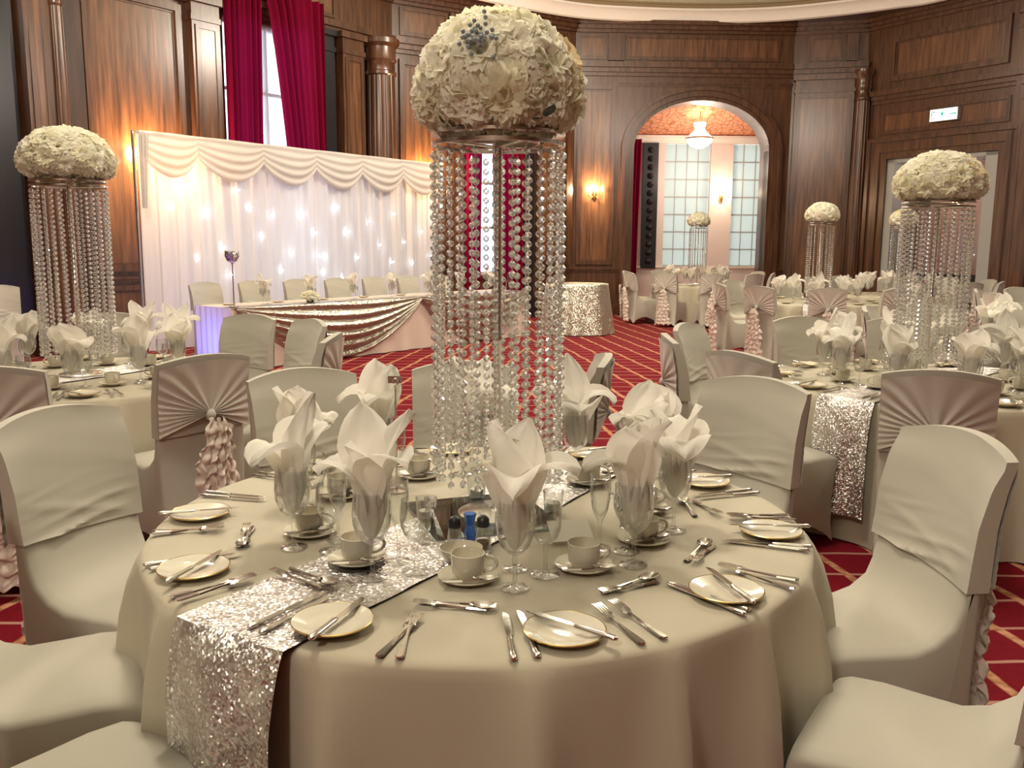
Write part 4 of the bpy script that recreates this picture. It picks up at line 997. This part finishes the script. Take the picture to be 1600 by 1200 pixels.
def pyramid(x, y):
    b = MB(); s = 0.034; o = 0
    b.v += [(-s, -s, 0), (s, -s, 0), (s, s, 0), (-s, s, 0), (-0.007, -0.007, 0.085), (0.007, -0.007, 0.085), (0.007, 0.007, 0.085), (-0.007, 0.007, 0.085)]
    b.f += [(3, 2, 1, 0), (0, 1, 5, 4), (1, 2, 6, 5), (2, 3, 7, 6), (3, 0, 4, 7), (4, 5, 6, 7)]
    e = empty('glass_pyramid_bottle', (x, y, TZ + 0.008), R_(25)); b.build('body', M['glass'], e); MB().lathe([(0.0, 0.086), (0.012, 0.092), (0.016, 0.104), (0.012, 0.116), (0, 0.12)], 10).build('stopper', M['crystal'], e)
    tag(e, 'small clear glass pyramid bottle with round stopper beside the crystal column', 'bottle')
pyramid(T0.x - 0.125, T0.y - 0.225)
def shaker(x, y, fill, label, nm):
    e = empty(nm, (x, y, TZ + 0.002)); tag(e, label, 'shaker')
    MB().lathe([(0, 0), (0.020, 0), (0.021, 0.01), (0.015, 0.07), (0.0135, 0.072), (0.0185, 0.012), (0, 0.004)], 16).build('glass_body', M['glass'], e, 50)
    MB().lathe([(0, 0.005), (0.017, 0.012), (0.0155, 0.03), (0, 0.031)], 16).build('contents', M[fill], e, 50)
    MB().lathe([(0.0155, 0.068), (0.0165, 0.072), (0.015, 0.088), (0.008, 0.095), (0, 0.096)], 16).build('cap', M['black'], e, 50)
shaker(T0.x - 0.055, T0.y - 0.305, 'salt', 'slim glass salt shaker with dark cap standing behind a coffee cup', 'salt_shaker')
shaker(T0.x + 0.015, T0.y - 0.295, 'pepper', 'slim glass pepper shaker with dark cap standing behind a coffee cup', 'pepper_shaker')
bp = empty('blue_reflection', (T0.x - 0.02, T0.y - 0.25, TZ + 0.004)); tag(bp, 'small bright blue waisted shape painted as a reflection between salt and pepper shakers', 'bottle')  # solid blue shape stands in for a blue reflection
MB().lathe([(0, 0), (0.012, 0.0), (0.016, 0.03), (0.011, 0.055)], 6).build('body', M['blue_reflect'], bp); MB().lathe([(0.011, 0.055), (0.017, 0.085), (0.0, 0.085)], 6).build('top', M['blue_reflect'], bp)
ub = MB().lathe([(0, 0.001), (0.024, 0), (0.03, 0.004), (0.048, 0.028), (0.052, 0.042), (0.0505, 0.0425), (0.046, 0.028), (0.027, 0.006), (0, 0.005)], 28).build('sugar_bowl', M['china'], None, 50, (T0.x - 0.035, T0.y - 0.375, TZ + 0.002)); tag(ub, 'small open ivory sugar bowl behind the coffee cups', 'bowl')
cd = MB(); cd.box(-0.055, 0.055, -0.001, 0.001, 0, 0.075); cd = cd.build('place_card', M['card'], None, None, (T0.x + 0.245, T0.y - 0.235, TZ + 0.012)); cd.rotation_euler = (R_(-62), 0, R_(12)); tag(cd, 'white card leaning among the glasses beside the crystal column', 'card')
ns = empty('number_stand', (-0.357, 2.655, TZ + 0.0015)); tag(ns, 'slim silver table number stand with spiral clip on its top', 'number stand')
MB().lathe([(0, 0), (0.035, 0), (0.035, 0.004), (0.006, 0.008), (0, 0.008)], 20).build('base', M['silver'], ns, 40); MB().tube([(0, 0, 0.006), (0, 0, 0.335)], 0.0034, 8).build('rod', M['silver'], ns, 60)
sp = [(0.012*math.cos(t)*(1 - t/22), 0.003*math.sin(t*0.5), 0.347 + 0.012*math.sin(t)*(1 - t/22)) for t in [k*0.5 - 1.5 for k in range(24)]]
MB().tube(sp, 0.0022, 6).build('spiral_clip', M['silver'], ns, 60)
MB().box(-0.022, 0.022, -0.0005, 0.0005, 0.34, 0.362).build('clip_tab', M['silver'], ns)

# ================================================================== CHAIRS AT TABLES
def around(i, lst, r=1.07, labels=None, turn=()):
    T = TAB[i]
    for k, it in enumerate(lst):
        a, rr, dt = (it + (None,)*3)[:3] if isinstance(it, tuple) else (it, None, None)
        rr = rr or r; dt = dt or 0
        chair(T[0] + rr*math.cos(R_(a)), T[1] + rr*math.sin(R_(a)), a + 180 + dt, (labels[k] if labels else 'ivory covered chair on the %s side of %s' % (side_of(T, a), DS[i])), 'chairs around table %d' % i)
n0 = 'number-stand table'
around(0, [(-3, 1.05, 12), (-34, 1.17, 0), (43, 1.13, 0), (95, 1.12, 0), (124, 1.10, 0), (172, 1.07, -14), (-159, 1.12, 2), (-130, 1.15, 0)],
       labels=['ivory covered chair at ' + n0 + ' with its back to the doorway side', 'ivory covered chair at ' + n0 + ' on the doorway side, seat tucked under the cloth',
               'ivory covered chair at ' + n0 + ' facing away from the pier table', 'ivory covered chair at ' + n0 + ' seen through the bead column', 'ivory covered chair at ' + n0 + ' with its back to the head table',
               'ivory covered chair at ' + n0 + ' with creased hood beside the butter plates', 'ivory covered chair at ' + n0 + ' beside the hanging runner', 'ivory covered chair seat tucked under the hanging runner of ' + n0])
chair(0.14, 4.12, 176, 'ivory covered chair standing turned aside behind ' + n0)
around(1, [(-43, 1.17), (-78, 1.17), (40, 1.17), (66, 1.17), (108, 1.17), (145, 1.17), (-110, 1.17), (180, 1.17), (0, 1.17)])
around(2, [(-150, 1.17), (-113, 1.17), (100, 1.17), (146, 1.17), (176, 1.17), (72, 1.17), (-70, 1.17), (8, 1.17), (-25, 1.17)])
around(3, [(-104, 1.17), (-139, 1.17), (-172, 1.17), (-68, 1.17), (130, 1.17), (90, 1.17), (10, 1.17), (-30, 1.17)])
around(4, [0, 36, 72, 108, 144, 180, -108, -72, -36], r=1.17)
around(5, [(-165, 1.17), (-125, 1.17), (-90, 1.17), (-55, 1.17), (-20, 1.17), (20, 1.17), (60, 1.17), (110, 1.17), (160, 1.17)], r=1.17)
around(6, [(-135, 1.17), (-170, 1.17), (150, 1.17), (110, 1.17), (-100, 1.17), (75, 1.17)])
around(7, [(-150, 1.17), (180, 1.17), (145, 1.17), (-110, 1.17), (105, 1.17)])
chair(-6.0, 10.3, -60, 'ivory covered chair standing alone by the dark panelled wall')

# ================================================================== HEAD TABLE
H0 = Vector((-3.30, 10.45)); Hd = Vector((0.627, 0.779)).normalized(); HL = 5.6; HD = 0.76; hz = math.atan2(Hd.y, Hd.x)
hp = lambda u, v, z: (H0.x + Hd.x*u - Hd.y*v, H0.y + Hd.y*u + Hd.x*v, z)
ht = empty('head_table', hp(0, 0, 0), hz); tag(ht, 'long head table in blush cloth with sequin swags before the backdrop', 'table')
MB().box(0.01, HL-0.01, 0.01, HD-0.01, 0.70, 0.745).build('table_top', M['pink_cloth'], ht)
def skirt(a, b):
    P = [(0, 0), (HL, 0), (HL, HD), (0, HD), (0, 0)]; seg = [HL, HD, HL, HD]; s = a*sum(seg)
    for k in range(4):
        if s <= seg[k] or k == 3: break
        s -= seg[k]
    t = min(1, s/seg[k]); x = P[k][0] + (P[k+1][0]-P[k][0])*t; y = P[k][1] + (P[k+1][1]-P[k][1])*t
    nx, ny = [(0, -1), (1, 0), (0, 1), (-1, 0)][k]; d = 0.02*(1-b)*math.sin(a*150 + 2*math.sin(a*31)) + 0.03*(1-b)
    return (x + nx*d, y + ny*d, 0.01 + 0.742*b)
MB().quadgrid(skirt, 280, 6).build('skirt', M['pink_cloth'], ht, 180)
MB().box(-0.01, HL+0.01, -0.01, HD+0.01, 0.745, 0.752).build('top_cloth', M['pink_cloth'], ht)
for k in range(2):
    u0, u1 = ((0, 3.1), (3.1, 5.6))[k]
    def sw(a, b, u0=u0, u1=u1):
        hang_ = 0.72*math.sin(PI*a)**0.85 if 0 < a < 1 else 0.0
        z = 0.757 - 0.03*b - b*hang_; fo = math.sin(b*PI*11 + 0.8*math.sin(a*6))*0.026*math.sin(PI*a)**0.6 if 0 < a < 1 else 0
        return (u0 + (u1-u0)*a, -0.055 - 0.10*math.sin(PI*a)*math.sin(PI*min(1, b + 0.08)) - fo, max(0.012, z))
    MB().quadgrid(sw, 44, 44).build('sequin_swag', M['sequin_rose'], ht, 180)
    MB().quadgrid(lambda a, b, u0=u0, u1=u1: (u0 + (u1-u0)*a, -0.06 + 0.3*b, 0.758 + 0.003*math.sin(a*40)), 20, 2).build('sequin_overlay', M['sequin_rose'], ht, 180)
MB().quadgrid(lambda a, b: (-0.045 - 0.012*math.sin(a*40), 0.0 + HD*a, 0.02 + 0.735*b), 40, 4).build('end_drape', M['pink_cloth'], ht, 180)
lamp('blue_uplight', hp(-0.42, 0.35, 0.30), 13, (0.08, 0.16, 1.0), 0.04)
up = empty('led_uplighter', hp(-0.42, 0.35, 0.0), hz); tag(up, 'small round blue LED uplighter on the carpet at the end of the head table', 'light')
MB().lathe([(0, 0), (0.06, 0), (0.065, 0.02), (0.06, 0.10), (0, 0.10)], 20).build('housing', M['black'], up, 40); MB().lathe([(0, 0.101), (0.05, 0.101), (0, 0.108)], 20).build('lens', emis('blue_lens', (0.05, 0.12, 1.0), 6), up)
rg = random.Random(77)
for k in range(7):
    u = 0.45 + k*0.74
    c = hp(u, HD + 0.30, 0); chair(c[0], c[1], math.degrees(hz) - 90, 'ivory covered chair behind the head table in front of the backdrop', 'head table chairs')
    p = hp(u + 0.2, 0.34, 0.7535); put(GOB, 'wine_goblet', p, 0, 'clear goblet stuffed with a white napkin on the head table', 'glass', 'head table goblets')
    put(NAPS[6 + k % 2] if k % 3 else NAPS[k % 6], 'folded_napkin', p, rg.random()*6, 'white napkin standing in a goblet on the head table', 'napkin', 'head table napkins')
    p = hp(u + 0.32, 0.42, 0.7535); put(WINE, 'wine_glass', p, 0, 'empty clear wine glass on the head table', 'glass', 'head table wine glasses')
    put_tree(PLATE, hp(u - 0.18, 0.52, 0.7535), 0, 'gilt-rimmed ivory side plate on the head table', 'plate', 'head table plates')
def posy(u, label):
    e = empty('flower_posy', hp(u, 0.16, 0.762)); tag(e, label, 'flowers', 'low posies on the head table')
    MB().lathe([(0, 0), (0.05, 0), (0.055, 0.09), (0.05, 0.09), (0.045, 0.01), (0, 0.01)], 16).build('dark_cube_vase', M['black'], e, 40)
    for k in range(9):
        a = k*2.4; r = 0.02*math.sqrt(k)*1.1; mobj('blossom', BLO[(k % 3) + 1], e, (r*math.cos(a), r*math.sin(a), 0.10 - r*0.4)).rotation_euler = (r*6*math.sin(a), r*6*math.cos(a), a)
posy(1.25, 'low cream flower posy in a dark vase on the head table'); posy(3.75, 'low cream flower posy in a dark vase on the head table')
cs = empty('crystal_candle_stand', hp(0.08, 0.12, 0.762)); tag(cs, 'tall slim stand with smoky crystal globe at the blue-lit end of head table', 'candle holder')
MB().lathe([(0, 0), (0.06, 0), (0.06, 0.006), (0.008, 0.014), (0.007, 0.5), (0.02, 0.52), (0, 0.52)], 20).build('stem', M['chrome'], cs, 40)
MB().lathe([(0.02, 0.52), (0.06, 0.545), (0.085, 0.60), (0.08, 0.66), (0.075, 0.665), (0.075, 0.60), (0.05, 0.555), (0, 0.535)], 20).build('crystal_globe', sequin('smoky_crystal', (0.55, 0.53, 0.55), 60, 1.0, 0.4), cs, 30)
for (u, v, h) in ((4.98, 0.12, 0.34), (5.32, 0.14, 0.30)):
    o = MB().lathe([(0, 0), (0.035, 0), (0.04, 0.02), (0.038, h*0.55), (0.016, h*0.72), (0.014, h), (0, h)], 16).build('water_bottle', M['glass'], None, 50, hp(u, v, 0.7535)); tag(o, 'clear glass water bottle standing on the head table', 'bottle', 'water bottles')
# small round cake table
ct = MB(); rgc = 0
def cake(a, b):
    th = 2*PI*a; k = 1 - b
    if b > 0.9: r = 0.54*(1 - (b-0.9)*10)
    else: r = 0.54 + 0.11*(1 - b/0.9) + 0.030*(1 - b/0.9)**0.7*math.sin(11*th + 1.5*math.sin(3*th))
    z = 0.015 + 0.845*min(1, b/0.88)
    return (max(0.001, r)*math.cos(th), max(0.001, r)*math.sin(th), z)
ct.quadgrid(cake, 132, 20, closeu=True)
o = ct.build('cake_table_cloth', M['sequin_pale'], None, 180, (1.12, 15.35, 0)); tag(o, 'pale silver sequin cloth over a small round cake table at the head table end', 'tablecloth')
